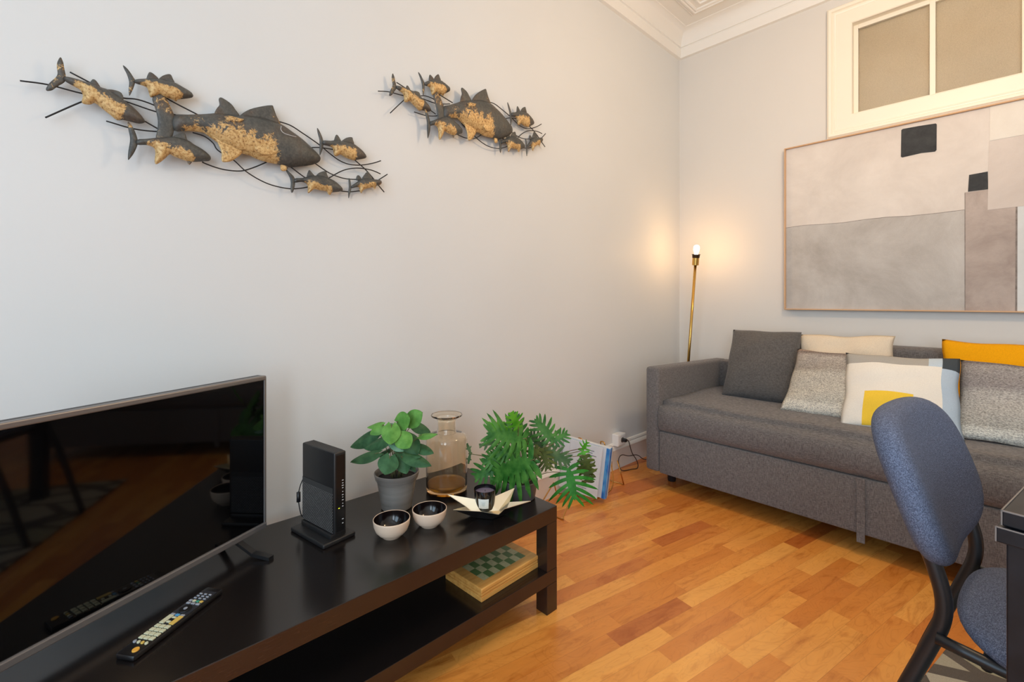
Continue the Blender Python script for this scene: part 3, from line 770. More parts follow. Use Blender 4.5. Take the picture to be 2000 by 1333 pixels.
def cushion(x0, x1, y0, y1, z0, z1, nx=40, ny=14, r=.035, crown=.010):
    bm = bx(x0, x1, y0, y1, z0, z1, 0)
    bmesh.ops.subdivide_edges(bm, edges=[e for e in bm.edges if abs(e.verts[0].co.x-e.verts[1].co.x) > .1], cuts=nx, use_grid_fill=True)
    bmesh.ops.subdivide_edges(bm, edges=[e for e in bm.edges if abs(e.verts[0].co.y-e.verts[1].co.y) > .1], cuts=ny, use_grid_fill=True)
    bmesh.ops.subdivide_edges(bm, edges=[e for e in bm.edges if abs(e.verts[0].co.z-e.verts[1].co.z) > .1], cuts=6, use_grid_fill=True)
    cz = (z0+z1)/2; hz = (z1-z0)/2
    for v in bm.verts:
        x, y, z = v.co
        # round the front edge
        dy = y-y0; t = (z-cz)/hz
        rr = .055
        if dy < .30:
            k = 1-abs(t)**3.2
            if dy < 1e-4: v.co.y = y0+rr*(1-k)*(1.0 if t > 0 else .25)-.008*k
        if t > .99:
            e = max(0, 1-dy/.10); v.co.z = z1-.022*e*e+crown*math.sin(math.pi*min(1, max(0, (x-x0)/(x1-x0))))+.004*math.sin(x*9)+.003*math.sin(y*14+x*5)
    return bm
obj('seat_cushion', cushion(.086, SL_-.086, -.004, .77, .324, .484), M_SOFA, sf, 'all', local=True)
bm = bx(.993, 1.021, -.0075, -.003, .056, .322, .001)
obj('pull_strap', bm, M_SOFA, sf, local=True)
for x, y in ((.075, .16), (SL_-.075, .16), (.075, .78), (SL_-.075, .78), (SL_/2, .40)):
    obj('leg', lathe([(0, 0), (.021, 0), (.023, .004), (.025, .090), (0, .090)], (x, y, 0), 20), M_BLACKTUBE, sf, True, local=True)

# ---- cushions
def pillow(w_, h_, t_, n=26, pinch=.05, wr=.0, seed=1, uvon=True):
    """closed cushion in its own frame: x right, z up (0..h), y thickness; front is -y"""
    R_ = random.Random(seed); ph = [R_.uniform(0, 6) for _ in range(6)]
    bm = nb(); uvl = bm.loops.layers.uv.new('UVMap'); G = {}
    for side in (-1, 1):
        for i in range(n+1):
            for j in range(n+1):
                u = -1+2*i/n; v = -1+2*j/n
                edge = i in (0, n) or j in (0, n)
                if edge and side == 1: G[(side, i, j)] = G[(-1, i, j)]; continue
                uu = math.copysign(abs(u)**.85, u); vv_ = math.copysign(abs(v)**.85, v)
                th = max(0, (1-abs(uu)**2.6)*(1-abs(vv_)**2.6))**.55
                x = uu*w_/2*(1-pinch*(1-vv_*vv_)); z = h_/2+vv_*h_/2*(1-pinch*(1-uu*uu))
                wob = 1.5*wr*(math.sin(5*uu+ph[0]+2*vv_)*.5+math.sin(9*vv_+ph[1]-3*uu)*.35+math.sin(13*uu*vv_+ph[2])*.3)*(th)
                x += wr*.4*math.sin(7*vv_+ph[3])*(abs(uu)); z += wr*.4*math.sin(6*uu+ph[4])*abs(vv_)
                G[(side, i, j)] = bm.verts.new((x, side*(t_/2*th)+wob*side, z))
    for side in (-1, 1):
        for i in range(n):
            for j in range(n):
                q_ = [G[(side, i, j)], G[(side, i+1, j)], G[(side, i+1, j+1)], G[(side, i, j+1)]]
                uv = [(i/n, j/n), ((i+1)/n, j/n), ((i+1)/n, (j+1)/n), (i/n, (j+1)/n)]
                f = bm.faces.new(q_)
                for l_, c_ in zip(f.loops, uv): l_[uvl].uv = c_
    return bm
def put_pillow(name, label, m, bl, br, lean, h_, t_, seed=1, wr=.004, roll=0, pinch=.05, grp=None):
    """bl, br: bottom corners on the seat; lean: how far the top goes back per metre of height"""
    bl, br = Vector(bl), Vector(br); xd = (br-bl); w_ = xd.length; xd.normalize()
    yd = Vector((-xd.y, xd.x, 0)).normalized(); zd = (Vector((0, 0, 1))+yd*lean).normalized(); yd = zd.cross(xd).normalized()
    bm = pillow(w_, h_, t_, seed=seed, wr=wr, pinch=pinch)
    M = Matrix.Translation((bl+br)/2) @ Matrix((xd, yd, zd)).transposed().to_4x4()
    if roll: M = M @ Matrix.Rotation(roll, 4, 'Y')
    o = obj(name, bm, m, None, 'all'); o.matrix_world = M
    o['label'] = label; o['category'] = 'cushion'
    if grp: o['group'] = grp
    return o
def m_knit(name, stops, sc=260):
    m = mat(name, (.6, .6, .6, 1), .95, spec=.1); N = NT(m)
    uv = N.n('ShaderNodeUVMap'); sp = N.n('ShaderNodeSeparateXYZ'); N.l(uv.outputs[0], sp.inputs[0])
    v1 = N.noise(N.coord('Object', (3.5, 3, 60)), 1, 3, .6)
    band = N.math('ADD', sp.outputs[1], N.math('MULTIPLY', N.math('SUBTRACT', v1, .5), .16))
    c = N.ramp(band, stops)
    s1 = N.noise(N.coord('Object', (sc*.6, sc*.6, sc*1.4)), 1, 2, .7)
    s2 = N.noise(N.coord('Object', (30, 30, 330)), 1, 2, .6)
    c = N.mix(.85, c, N.ramp(s1, [(.36, (.46, .44, .43, 1)), (.5, (.92, .91, .90, 1)), (.64, (1.3, 1.28, 1.25, 1))]), 'MULTIPLY')
    c = N.mix(.5, c, N.ramp(s2, [(.35, (.72, .7, .7, 1)), (.6, (1.12, 1.12, 1.1, 1))]), 'MULTIPLY')
    N.col(c); N.bump(s1, .8, .004); return m
M_K1 = m_knit('knit_beige_grey', [(0, srgb(236, 230, 216)), (.13, srgb(232, 226, 212)), (.20, srgb(206, 200, 186)), (.55, srgb(196, 190, 178)), (.62, srgb(168, 160, 150)), (.85, srgb(182, 174, 166)), (.93, srgb(132, 120, 114)), (1, srgb(176, 158, 146))])
M_K2 = m_knit('knit_grey', [(0, srgb(226, 226, 218)), (.10, srgb(222, 222, 214)), (.17, srgb(186, 184, 176)), (.5, srgb(184, 182, 178)), (.6, srgb(150, 146, 146)), (.88, srgb(162, 158, 156)), (.95, srgb(118, 110, 110)), (1, srgb(148, 140, 138))])
def m_patch():
    m = mat('patchwork_linen', (.8, .8, .8, 1), .9, spec=.15); N = NT(m)
    uv = N.n('ShaderNodeUVMap'); sp = N.n('ShaderNodeSeparateXYZ'); N.l(uv.outputs[0], sp.inputs[0])
    U, V = sp.outputs[0], sp.outputs[1]
    gt = lambda a, b: N.math('GREATER_THAN', a, b)
    lt = lambda a, b: N.math('LESS_THAN', a, b)
    mul = lambda a, b: N.math('MULTIPLY', a, b)
    c = srgb(232, 226, 214)
    c = N.mix(mul(mul(gt(U, .22), lt(U, .60)), mul(lt(V, .44), gt(V, .02))), c, srgb(240, 200, 66))
    c = N.mix(gt(U, .84), c, srgb(178, 194, 208))
    c = N.mix(gt(V, .80), c, srgb(170, 166, 158))
    c = N.mix(mul(gt(V, .80), gt(U, .72)), c, srgb(190, 204, 214))
    c = N.mix(mul(gt(V, .78), gt(U, .84)), c, srgb(70, 76, 80))
    n = N.noise(N.coord('Object', (500, 500, 500)), 1, 2)
    N.col(N.mix(.3, c, N.ramp(n, [(.35, (.7, .7, .7, 1)), (.6, (1.05, 1.05, 1.05, 1))]), 'MULTIPLY')); N.bump(n, .4, .002); return m
def m_plaincloth(name, c):
    m = mat(name, c, .9, spec=.15); N = NT(m); n = N.noise(N.coord('Object', (420, 420, 420)), 1, 2)
    N.col(N.ramp(n, [(.3, tuple(x*.82 for x in c[:3])+(1,)), (.65, c)])); N.bump(n, .35, .002); return m
SZ = .486
G_ = 'loose cushions on the sofa'
put_pillow('sofa_back_cushion', 'large dark grey back cushion at the left end of the sofa', M_SOFAD, (-1.150, 2.800, SZ), (-.780, 2.825, SZ), .56, .44, .16, 3, .004, pinch=.02)
put_pillow('throw_cushion', 'plain pale beige cushion standing behind the beige knitted one', m_plaincloth('pale_beige_linen', srgb(226, 210, 186)), (-.80, 2.90, SZ+.01), (-.37, 2.885, SZ+.01), .44, .405, .10, 5, .010, roll=-.035, grp=G_)
put_pillow('throw_cushion', 'beige-grey knitted cushion leaning on the dark grey back cushion', M_K1, (-.790, 2.640, SZ+.002), (-.385, 2.600, SZ+.002), .75, .375, .11, 8, .005, roll=0, grp=G_)
put_pillow('throw_cushion', 'patchwork cushion of white, grey and pale blue with a yellow square', m_patch(), (-.510, 2.520, SZ+.002), (-.105, 2.555, SZ+.002), .80, .395, .11, 11, .006, roll=-.005, grp=G_)
put_pillow('throw_cushion', 'mustard yellow cushion at the back of the sofa', m_plaincloth('mustard_cotton', srgb(238, 166, 12)), (-.21, 2.90, SZ+.01), (.26, 2.885, SZ+.01), .44, .40, .10, 14, .008, grp=G_)
put_pillow('throw_cushion', 'grey knitted cushion in front of the mustard one', M_K2, (-.150, 2.620, SZ+.002), (.30, 2.600, SZ+.002), .75, .375, .11, 17, .005, roll=.02, grp=G_)

# ================================================================== FLOOR LAMP
lb = Vector((-1.572, 3.15, 0)); lt_ = Vector((-1.4235, 3.04, 1.289))
ld = (lt_-lb).normalized()
lp = thing('floor_lamp', 'slim brass floor lamp with a bare lit bulb in the room corner', 'lamp', tuple(lb))
M_BRASS = mat('brass', srgb(196, 156, 84), .22, 1.0)
M_BRASSD = mat('dark_bronze', srgb(70, 50, 34), .4, .8)
LMx = Matrix.Translation(lt_) @ Vector((0, 0, 1)).rotation_difference(ld).to_matrix().to_4x4()
obj('base', lathe([(0, 0), (.072, 0), (.074, .003), (.074, .012), (.070, .016), (.012, .020), (.010, .03), (0, .03)], tuple(lb), 40), M_BRASS, lp, True)
obj('pole', tube([lb+ld*.02, lt_], .0092, 14), M_BRASS, lp, 'all')
obj('socket', lathe([(0, -.002), (.0115, -.002), (.0215, .002), (.0215, .052), (0, .052)], (0, 0, 0), 28, LMx), M_BRASS, lp, True)
obj('socket_ring', lathe([(0, .050), (.0225, .050), (.0235, .054), (.0245, .070), (.0275, .0715), (.0275, .0745), (.018, .0745), (.016, .068), (0, .068)], (0, 0, 0), 28, LMx), M_BRASSD, lp, True)
M_BULB = mat('lit_bulb', (1, .9, .75, 1), .3)
_b = M_BULB.node_tree.nodes['Principled BSDF']; _b.inputs['Emission Color'].default_value = (1.0, .78, .48, 1); _b.inputs['Emission Strength'].default_value = 22
bulb = obj('bulb', lathe([(0, .070), (.0110, .070), (.0120, .082), (.0150, .094), (.0185, .106), (.0190, .116), (.0165, .127), (.0100, .134), (0, .136)], (0, 0, 0), 28, LMx), M_BULB, lp, 'all')
bp = LMx @ Vector((0, 0, .112))
pl_ = bpy.data.lights.new('bulb_glow', 'POINT'); pl_.energy = 4.6; pl_.color = (1.0, .53, .19); pl_.shadow_soft_size = .03
po = bpy.data.objects.new('bulb_light', pl_); C.objects.link(po); po.location = bp+Vector((0, 0, 0)); bulb.visible_shadow = True

# ================================================================== POWER SOCKET AND CORD
M_WHITEP = mat('white_plastic', srgb(240, 236, 230), .35)
sk = thing('power_socket', 'white surface-mounted power socket on the left wall above the skirting', 'socket', (WX, 2.475, .19))
obj('housing', bx(WX, WX+.045, 2.430, 2.515, .150, .223, .004), M_WHITEP, sk)
obj('cover_plate', bx(WX+.0452, WX+.0475, 2.438, 2.507, .157, .216, .001), M_WHITEP, sk)
bm = lathe([(0, .0005), (.016, .0005), (.016, .003), (0, .003)], (0, 0, 0), 20, Matrix.Translation((WX+.0475, 2.4725, .187)) @ Matrix.Rotation(math.pi/2, 4, 'Y'))
obj('outlet', bm, mat('socket_grey', srgb(120, 110, 100), .5), sk)
co = thing('electric_cord', 'thin dark power cord plugged into the socket and looping on the floor', 'cord', (-1.60, 2.55, 0))
M_CORD = mat('cord_rubber', srgb(52, 36, 28), .5)
bm = bx(WX+.050, WX+.078, 2.462, 2.486, .178, .198, .005)
obj('plug', bm, M_BLACKTUBE, co, True)
cp = [(WX+.074, 2.474, .188), (WX+.088, 2.480, .186)]+[tuple(onx(px, py, x)) for px, py, x in ((1234, 884, -1.590), (1242, 897, -1.580), (1246, 908, -1.575), (1244, 917, -1.570), (1234, 921.5, -1.585), (1219.6, 922.5, -1.603), (1212, 917, -1.612), (1208, 903, -1.620), (1210, 893, -1.622), (1216, 889, -1.618), (1228, 891, -1.612), (1241, 889, -1.606), (1248, 891, -1.600), (1258, 897.5, -1.590))]+[(-1.60, 2.80, .004), (-1.59, 3.04, .004), (-1.575, 3.085, .012)]
cp = [(a, b, max(c, .0035)) for a, b, c in cp]
obj('cable', tube(cp, .0026, 6, 6), M_CORD, co, 'all')

# ================================================================== MAGAZINE RACK
mr = thing('magazine_rack', 'gold wire magazine rack on the floor between bench and sofa', 'rack', (-1.53, 2.0, 0))
M_GOLDW = mat('gold_wire', srgb(200, 150, 80), .25, 1.0)
wr_ = .0032
bm = tube([(-1.600, 1.70, wr_), (-1.456, 1.70, wr_), (-1.450, 1.712, .02), (-1.462, 1.80, .11)], wr_, 8, 5)
tube([(-1.600, 1.70, wr_), (-1.604, 1.712, .02), (-1.594, 1.80, .11)], wr_, 8, 5, bm)
obj('leg_hoop', bm, M_GOLDW, mr, 'all')
bm = tube([(-1.528, 2.22, .136), (-1.592, 2.268, wr_), (-1.484, 2.276, wr_)], wr_, 8, 0)
tube([(-1.484, 2.276, wr_), (-1.522, 2.268, .132)], wr_, 8, 0, bm)
obj('leg_hoop', bm, M_GOLDW, mr, 'all')
bm = tube([(-1.462, 1.80, .11), (-1.455, 1.86, .035), (-1.45, 2.10, .032), (-1.528, 2.22, .136)], wr_, 8, 5)
tube([(-1.594, 1.80, .11), (-1.60, 1.86, .035), (-1.60, 2.10, .032), (-1.528, 2.22, .136)], wr_, 8, 5, bm)
obj('rail', bm, M_GOLDW, mr, 'all')
for x_c, y_c in ((-1.588, 1.995), (-1.468, 2.032)):
    obj('divider_curl', tube([(x_c+.004, y_c, .20), (x_c, y_c, .292), (x_c+.004, y_c, .303), (x_c+.015, y_c, .305), (x_c+.024, y_c, .299), (x_c+.027, y_c, .286), (x_c+.030, y_c, .20)], wr_, 8, 4), M_GOLDW, mr, 'all')
def m_cover(name, c, ink=None):
    m = mat(name, c, .45); N = NT(m)
    n = N.noise(N.coord('Object', (20, 20, 20)), 1, 3); N.col(N.ramp(n, [(.3, tuple(x*.93 for x in c[:3])+(1,)), (.7, c)])); return m
M_MAGW = m_cover('magazine_white', srgb(222, 226, 230)); M_MAGG = m_cover('magazine_grey', srgb(196, 196, 198)); M_MAGB = mat('magazine_blue', srgb(28, 116, 196), .4)
N = NT(M_MAGB); N.col(N.ramp(N.noise(N.coord('Object', (60, 60, 14)), 1, 3), [(.42, srgb(16, 104, 190)), (.62, srgb(84, 160, 216))]))
def sheet(name, label, m, a, b, z0, h_, t_, lean, spine=None):
    """a, b: bottom corners (x, y); leans back (+y) by lean"""
    a = Vector((a[0], a[1], z0)); b = Vector((b[0], b[1], z0)); xd = (b-a).normalized(); wl = (b-a).length
    yd = Vector((-xd.y, xd.x, 0)); zd = (Vector((0, 0, 1))+yd*lean).normalized(); yd = zd.cross(xd)
    M = Matrix.Translation(a) @ Matrix((xd, yd, zd)).transposed().to_4x4() @ Matrix.Translation((wl, 0, 0)) @ Matrix.Rotation(math.radians(5), 4, 'Y') @ Matrix.Translation((-wl, 0, 0))
    t = thing(name, label, 'magazine', tuple(a), group='magazines in the gold rack')
    obj('cover', bx(0, wl, 0, t_, 0, h_, .0008, M=M), m, t)
    return t, M, wl
t1, M1, w1 = sheet('magazine', 'white magazine at the front of the gold wire rack', M_MAGW, (-1.650, 1.900), (-1.434, 1.950), .030, .262, .008, .10)
bm = nb(); box(bm, w1*.17, w1*.175, -.0006, .0001, .0, .26, M=M1)
obj('fold', bm, M_MAGG, t1)
M_INK = mat('print_ink', srgb(110, 116, 126), .6)
for k in range(7):
    zz = .232-.012*k
    obj('text_line', bx(w1*.66, w1*(.66+.2*random.random()+.08), -.0008, .0001, zz, zz+.0035, M=M1), M_INK, t1)
for k in range(5):
    zz = .05-.008*k
    obj('text_line', bx(w1*.50, w1*(.55+.2*random.random()+.08), -.0008, .0001, zz, zz+.0025, M=M1), M_INK, t1)
t2, M2, w2 = sheet('magazine', 'thick magazine with a bright blue and white spine', M_MAGW, (-1.655, 1.925), (-1.408, 1.985), .028, .262, .030, .08)
obj('blue_spine', bx(w2-.001, w2+.0012, .004, .024, .0, .262, .0005, M=M2), M_MAGB, t2)
obj('blue_stripe', bx(w2-.020, w2-.0001, -.0008, .0003, .0, .258, M=M2), M_MAGB, t2)
t3, M3, w3 = sheet('magazine', 'pale grey magazine behind the blue-spined one', M_MAGG, (-1.655, 1.965), (-1.42, 2.022), .028, .250, .012, .08)

# ================================================================== CHAIR
ch_a = -math.radians(5.4)
CN = Vector((-.079, 1.14, 0))         # near back tube at seat height
CO = Vector((-.062, 1.32, 0))
chm = thing('desk_chair', 'blue woven fabric chair with a black tubular frame at the table', 'chair', tuple(CO), ch_a)
# own frame: x forward, y across (near -, far +), z up
prof = [(-.147, 0.010), (-.118, .10), (-.082, .22), (-.046, .325), (-.018, .405), (.0, .462), (.003, .505), (-.008, .555), (-.030, .62)]
for s in (-1, 1):
    obj('rear_leg', tube([(x, s*.168, z) for x, z in prof], .0130, 14, 5), M_BLACKTUBE, chm, 'all', local=True)
    obj('front_leg', tube([(.34, s*.182, .425), (.40, s*.184, .405), (.425, s*.186, .36), (.44, s*.19, 0.010)], .0125, 14, 5), M_BLACKTUBE, chm, 'all', local=True)
    obj('side_rail', tube([(-.005, s*.182, .437), (.12, s*.182, .428), (.35, s*.182, .425)], .0105, 12, 3), M_BLACKTUBE, chm, 'all', local=True)
obj('cross_rail', tube([(.06, -.182, .424), (.06, .182, .424)], .009, 10), M_BLACKTUBE, chm, 'all', local=True)
def padded(fn, th, n_exp=3.2, rings=18, seg=72):
    """closed pad on a superellipse outline: fn(u, v) -> centre point and normal, th(r) -> half thickness"""
    bm = nb(); G = {}
    for sd in (1, -1):
        for i in range(rings+1):
            r = 1-(1-i/rings)**2
            for j in range(seg):
                if i == 0 and j: G[(sd, 0, j)] = G[(sd, 0, 0)]; continue
                if i == rings and sd == -1: G[(sd, i, j)] = G[(1, i, j)]; continue
                t = 2*math.pi*j/seg; c_, s_ = math.cos(t), math.sin(t)
                k = (abs(c_)**n_exp+abs(s_)**n_exp)**(-1/n_exp)
                p, n = fn(r*k*c_, r*k*s_); G[(sd, i, j)] = bm.verts.new(p+n*(sd*th(r) if i < rings else 0))
    for sd in (1, -1):
        for i in range(rings):
            for j in range(seg):
                f = [G[(sd, i, j)], G[(sd, i, (j+1) % seg)], G[(sd, i+1, (j+1) % seg)], G[(sd, i+1, j)]]
                f = list(dict.fromkeys(f)); bm.faces.new(f)
    return bm
def backf(u, v):
    wd = .233-.020*max(0, v)**2-.030*max(0, -v)**2
    zz = .545+.281*(v*.5+.5)
    rec = zz-.55
    fx = -.012-.29*rec-.24*rec*rec+.026*u*u
    p = Vector((fx, u*wd, zz)); return p, Vector((1, -.12*u, .32)).normalized()
obj('backrest', padded(backf, lambda r: .028*max(0, 1-r**12)**.5, 3.7), M_CHAIR, chm, 'all', local=True)
def seatf(u, v):
    return Vector((.244+u*.240, v*(.208-.018*u), .452+.012*u*u-.012*v*v)), Vector((0, 0, 1))
obj('seat', padded(seatf, lambda r: .025*max(0, 1-r**10)**.5, 3.0), M_CHAIR, chm, 'all', local=True)

# ================================================================== TABLE
ta = -math.radians(9.6)
tt = thing('dining_table', 'black two-layer extending table with square legs', 'table', (-.002, .966, 0), ta)
M_TBL = mat('black_table_lacquer', srgb(34, 36, 42), .4, spec=.35)
N = NT(M_TBL); N.col(N.ramp(N.noise(N.coord('Object', (30, 30, 30)), 1, 3), [(.3, srgb(16, 18, 22)), (.7, srgb(26, 28, 33))]))
obj('tabletop', bx(0, 1.2, 0, .78, .728, .75, .002), M_TBL, tt, local=True)
obj('extension_leaf', bx(-.005, 1.205, -.005, .785, .704, .7265, .002), M_TBL, tt, local=True)
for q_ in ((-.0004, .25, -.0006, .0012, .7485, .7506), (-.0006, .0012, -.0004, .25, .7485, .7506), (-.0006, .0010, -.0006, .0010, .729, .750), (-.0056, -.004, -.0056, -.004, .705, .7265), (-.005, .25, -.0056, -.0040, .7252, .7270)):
    obj('worn_edge_highlight', bx(*q_), M_EDGE, tt, local=True)  # pale strips: worn edges plus a bevel highlight put into the colour
obj('apron', bx(.03, 1.17, .03, .75, .63, .704), M_TBL, tt, local=True)
for x in (.004, 1.136):
    for y in (.004, .716): obj('leg', bx(x, x+.06, y, y+.06, .0095, .704, .002), M_TBL, tt, local=True)

# ================================================================== RUG
ra = -math.radians(10.3)
M_RUG = mat('rug_pile', srgb(176, 166, 150), .95, spec=.1); N = NT(M_RUG)
vo = N.n('ShaderNodeTexVoronoi', feature='F1'); vo.inputs['Scale'].default_value = 1; N.l(N.coord('Object', (3.0, 6.5, 1), (0, 0, .5)), vo.inputs['Vector'])
ve = N.n('ShaderNodeTexVoronoi', feature='DISTANCE_TO_EDGE'); ve.inputs['Scale'].default_value = 1; N.l(N.coord('Object', (3.0, 6.5, 1), (0, 0, .5)), ve.inputs['Vector'])
sx = N.n('ShaderNodeSeparateXYZ'); N.l(vo.outputs['Color'], sx.inputs[0])
c = N.ramp(sx.outputs[0], [(0, srgb(188, 178, 162)), (.5, srgb(172, 166, 140)), (1, srgb(196, 186, 168))])
c = N.mix(N.math('LESS_THAN', ve.outputs['Distance'], .07), c, srgb(106, 98, 90))
nz = N.noise(N.coord('Object', (500, 500, 500)), 1, 2)
N.col(N.mix(.4, c, N.ramp(nz, [(.35, (.7, .7, .7, 1)), (.6, (1.05, 1.05, 1.05, 1))]), 'MULTIPLY')); N.bump(nz, .8, .004)
rg = obj('rug', bx(0, 1.7, -1.15, 0, .0005, .009, .003), M_RUG, None)
rg.location = (-.111, 1.941, 0); rg.rotation_euler = (0, 0, ra)
tag(rg, 'pale grey-beige patterned rug under the table and blue chair', 'rug')

# ================================================================== FISH WALL SCULPTURES
FXP = WX+.030                        # plane of the sheet metal, three centimetres off the wall
za = lambda X_, Y_: onx(20+X_/4.762, 90+Y_/4.762, FXP)
zb = lambda X_, Y_: onx(400+X_/5.263, 160+Y_/5.263, FXP)
def m_fish():
    m = mat('rusted_fish_metal', srgb(70, 70, 68), .5, .25); N = NT(m)
    at_ = N.n('ShaderNodeAttribute'); at_.attribute_name = 'gold'
    v = N.coord()
    n1 = N.noise(v, 62, 7, .78, .9); n2 = N.noise(v, 14, 3, .6); n3 = N.noise(v, 140, 3, .7)
    dark = N.ramp(n2, [(.3, srgb(66, 68, 68)), (.5, srgb(92, 91, 86)), (.68, srgb(98, 80, 66))])
    dark = N.mix(.35, dark, N.ramp(n3, [(.4, srgb(50, 50, 48)), (.7, srgb(110, 106, 96))]))
    gold = N.ramp(n3, [(.34, srgb(140, 100, 58)), (.46, srgb(196, 156, 98)), (.62, srgb(216, 184, 128))])
    f = N.math('ADD', at_.outputs['Fac'], N.math('ADD', N.math('MULTIPLY', N.math('SUBTRACT', n1, .5), 2.2), N.math('MULTIPLY', N.math('SUBTRACT', n2, .5), 1.7)))
    f = N.math('MULTIPLY', N.math('SUBTRACT', f, .47), 14, clamp=True)
    N.col(N.mix(f, dark, gold)); N.bump(n1, .5, .002); return m
M_FISH = m_fish()
M_WIRE = mat('black_iron_wire', srgb(38, 36, 36), .45, .3)
def plate(outline, H, flat, axis=None, gold=1.0, gcut=(.05, .85), sm=3, base=0.0, dens=13):
    """sheet-metal piece from an outline on the wall plane: bulges towards the room by H, rim 'flat' thick"""
    P3 = smoothpts(outline, sm, True) if sm else [Vector(p) for p in outline]
    P = [Vector((p.y, p.z)) for p in P3]
    ar = sum(a.x*b.y-b.x*a.y for a, b in zip(P, P[1:]+P[:1]))
    if ar < 0: P.reverse()
    xs_ = [p.x for p in P]; ys_ = [p.y for p in P]
    sz = max(max(xs_)-min(xs_), max(ys_)-min(ys_)); st_ = sz/(dens*2)
    def dist(q):
        d = 9
        for a, b in zip(P, P[1:]+P[:1]):
            ab = b-a; t = max(0, min(1, (q-a).dot(ab)/max(ab.length_squared, 1e-12))); d = min(d, (q-a-ab*t).length)
        return d
    def inside(q):
        c = False
        for a, b in zip(P, P[1:]+P[:1]):
            if (a.y > q.y) != (b.y > q.y) and q.x < (b.x-a.x)*(q.y-a.y)/(b.y-a.y)+a.x: c = not c
        return c
    pts = list(P); y = min(ys_); r_ = 0
    while y < max(ys_):
        x = min(xs_)+(st_/2 if r_ % 2 else 0)
        while x < max(xs_):
            q = Vector((x, y))
            if inside(q) and dist(q) > st_*.45: pts.append(q)
            x += st_
        y += st_*.866; r_ += 1
    n0 = len(P)
    vs, es, fs, *_ = delaunay_2d_cdt(pts, [(i, (i+1) % n0) for i in range(n0)], [], 1, 1e-7)
    ds = [dist(v) for v in vs]; dm = max(ds)
    bm = nb(); V = []
    lay = bm.verts.layers.float.new('gold')
    if axis: A, B = Vector((axis[0].y, axis[0].z)), Vector((axis[1].y, axis[1].z))
    else: A = B = None
    for v, d in zip(vs, ds):
        h = H*(1-(1-min(1, d/(dm*.95)))**2)**.6 if H else 0
        if d < 1e-6: h = 0
        q = bm.verts.new((FXP+base+flat+h, v.x, v.y))
        if A is not None:
            ab = B-A; L = ab.length; t = (v-A).dot(ab)/L/L; s = (ab.x*(v-A).y-ab.y*(v-A).x)/L/L      # s above axis
            g = .72-s*6.0
            g = max(0, min(1, g))
            g *= max(0, min(1, (t-gcut[0])/.10))*max(0, min(1, (gcut[1]-t)/.10))
        else: g = 1
        q[lay] = g*gold; V.append(q)
    for f in fs:
        try: bm.faces.new([V[i] for i in f])
        except ValueError: pass
    # rim back to the plane
    be = [e for e in bm.edges if len(e.link_faces) == 1]
    r = bmesh.ops.extrude_edge_only(bm, edges=be)
    for g_ in r['geom']:
        if isinstance(g_, bmesh.types.BMVert): g_.co.x = FXP+base-.0005
    bm.normal_update()
    return bm
S1 = (WX, .40, 1.56)
sc1 = thing('fish_wall_sculpture', 'larger metal sculpture of seven black and gold fish on the wall above the television', 'wall art', S1, group='fish shoal wall sculptures')
sc1.rotation_euler = (0, 0, 0)
def fish(name, z, tailj, nose, body, fins, H, gcut=(.12, .80), base=0, lbl=None):
    """body and fins are outlines traced on the wall plane; the fins are children of the body"""
    ax = (z(*tailj), z(*nose))
    o = obj(name, plate([z(*p) for p in body], H, .0035, ax, 1.0, gcut, base=base), M_FISH, sc1, 'all', label=lbl)
    for nm, pts, gd, dz in fins:
        c = obj(nm, plate([z(*p) for p in pts], .002, .0022, None, gd, base=base+dz, dens=8), M_FISH, sc1, 'all')
        c.parent = o
    return o
F1 = fish('fish', za, (510, 305), (1250, 710),
     [(512, 288), (600, 305), (690, 332), (745, 345), (800, 365), (845, 388), (900, 405), (960, 440), (1045, 500), (1140, 570), (1210, 640), (1250, 695), (1248, 713), (1200, 722), (1120, 705), (1050, 688), (995, 690), (935, 645), (855, 582), (790, 532), (745, 545), (690, 540), (665, 520), (675, 460), (650, 408), (580, 368), (505, 322)],
     [('tail_fin', [(465, 105), (492, 150), (505, 220), (518, 290), (505, 335), (440, 375), (390, 410), (345, 416), (332, 398), (365, 345), (425, 290), (440, 250), (433, 170)], .28, -.001),
      ('dorsal_fin', [(742, 350), (752, 325), (770, 310), (800, 325), (842, 392), (795, 378)], 0, -.001),
      ('dorsal_fin', [(890, 408), (960, 408), (1035, 438), (1050, 505), (960, 445)], 0, -.001)], .016, (.05, .78))
F2 = fish('fish', za, (1160, 335), (1697, 465),
     [(1162, 320), (1280, 310), (1372, 312), (1430, 325), (1520, 345), (1600, 388), (1670, 430), (1697, 465), (1685, 485), (1620, 495), (1558, 503), (1540, 520), (1505, 500), (1430, 480), (1390, 460), (1345, 475), (1302, 480), (1285, 430), (1262, 385), (1162, 350)],
     [('tail_fin', [(1050, 185), (1095, 225), (1140, 290), (1162, 330), (1150, 380), (1130, 430), (1106, 465), (1100, 400), (1105, 340), (1085, 270), (1055, 210)], .25, -.001),
      ('dorsal_fin', [(1272, 318), (1280, 265), (1300, 248), (1340, 272), (1378, 318)], .05, -.001),
      ('dorsal_fin', [(1378, 318), (1420, 280), (1485, 268), (1510, 310), (1524, 352), (1440, 332)], 0, -.001)], .014, (.06, .82), .004)
ab = lambda X_, Y_: za(X_, Y_)
def z12(X_, Y_):         # points of the big fish: X below 5000 is the first tracing, above is the second
    return za(X_, Y_) if X_ < 5000 else zb(X_-6000, Y_)
b6 = lambda L: [(6000+x, y) for x, y in L]
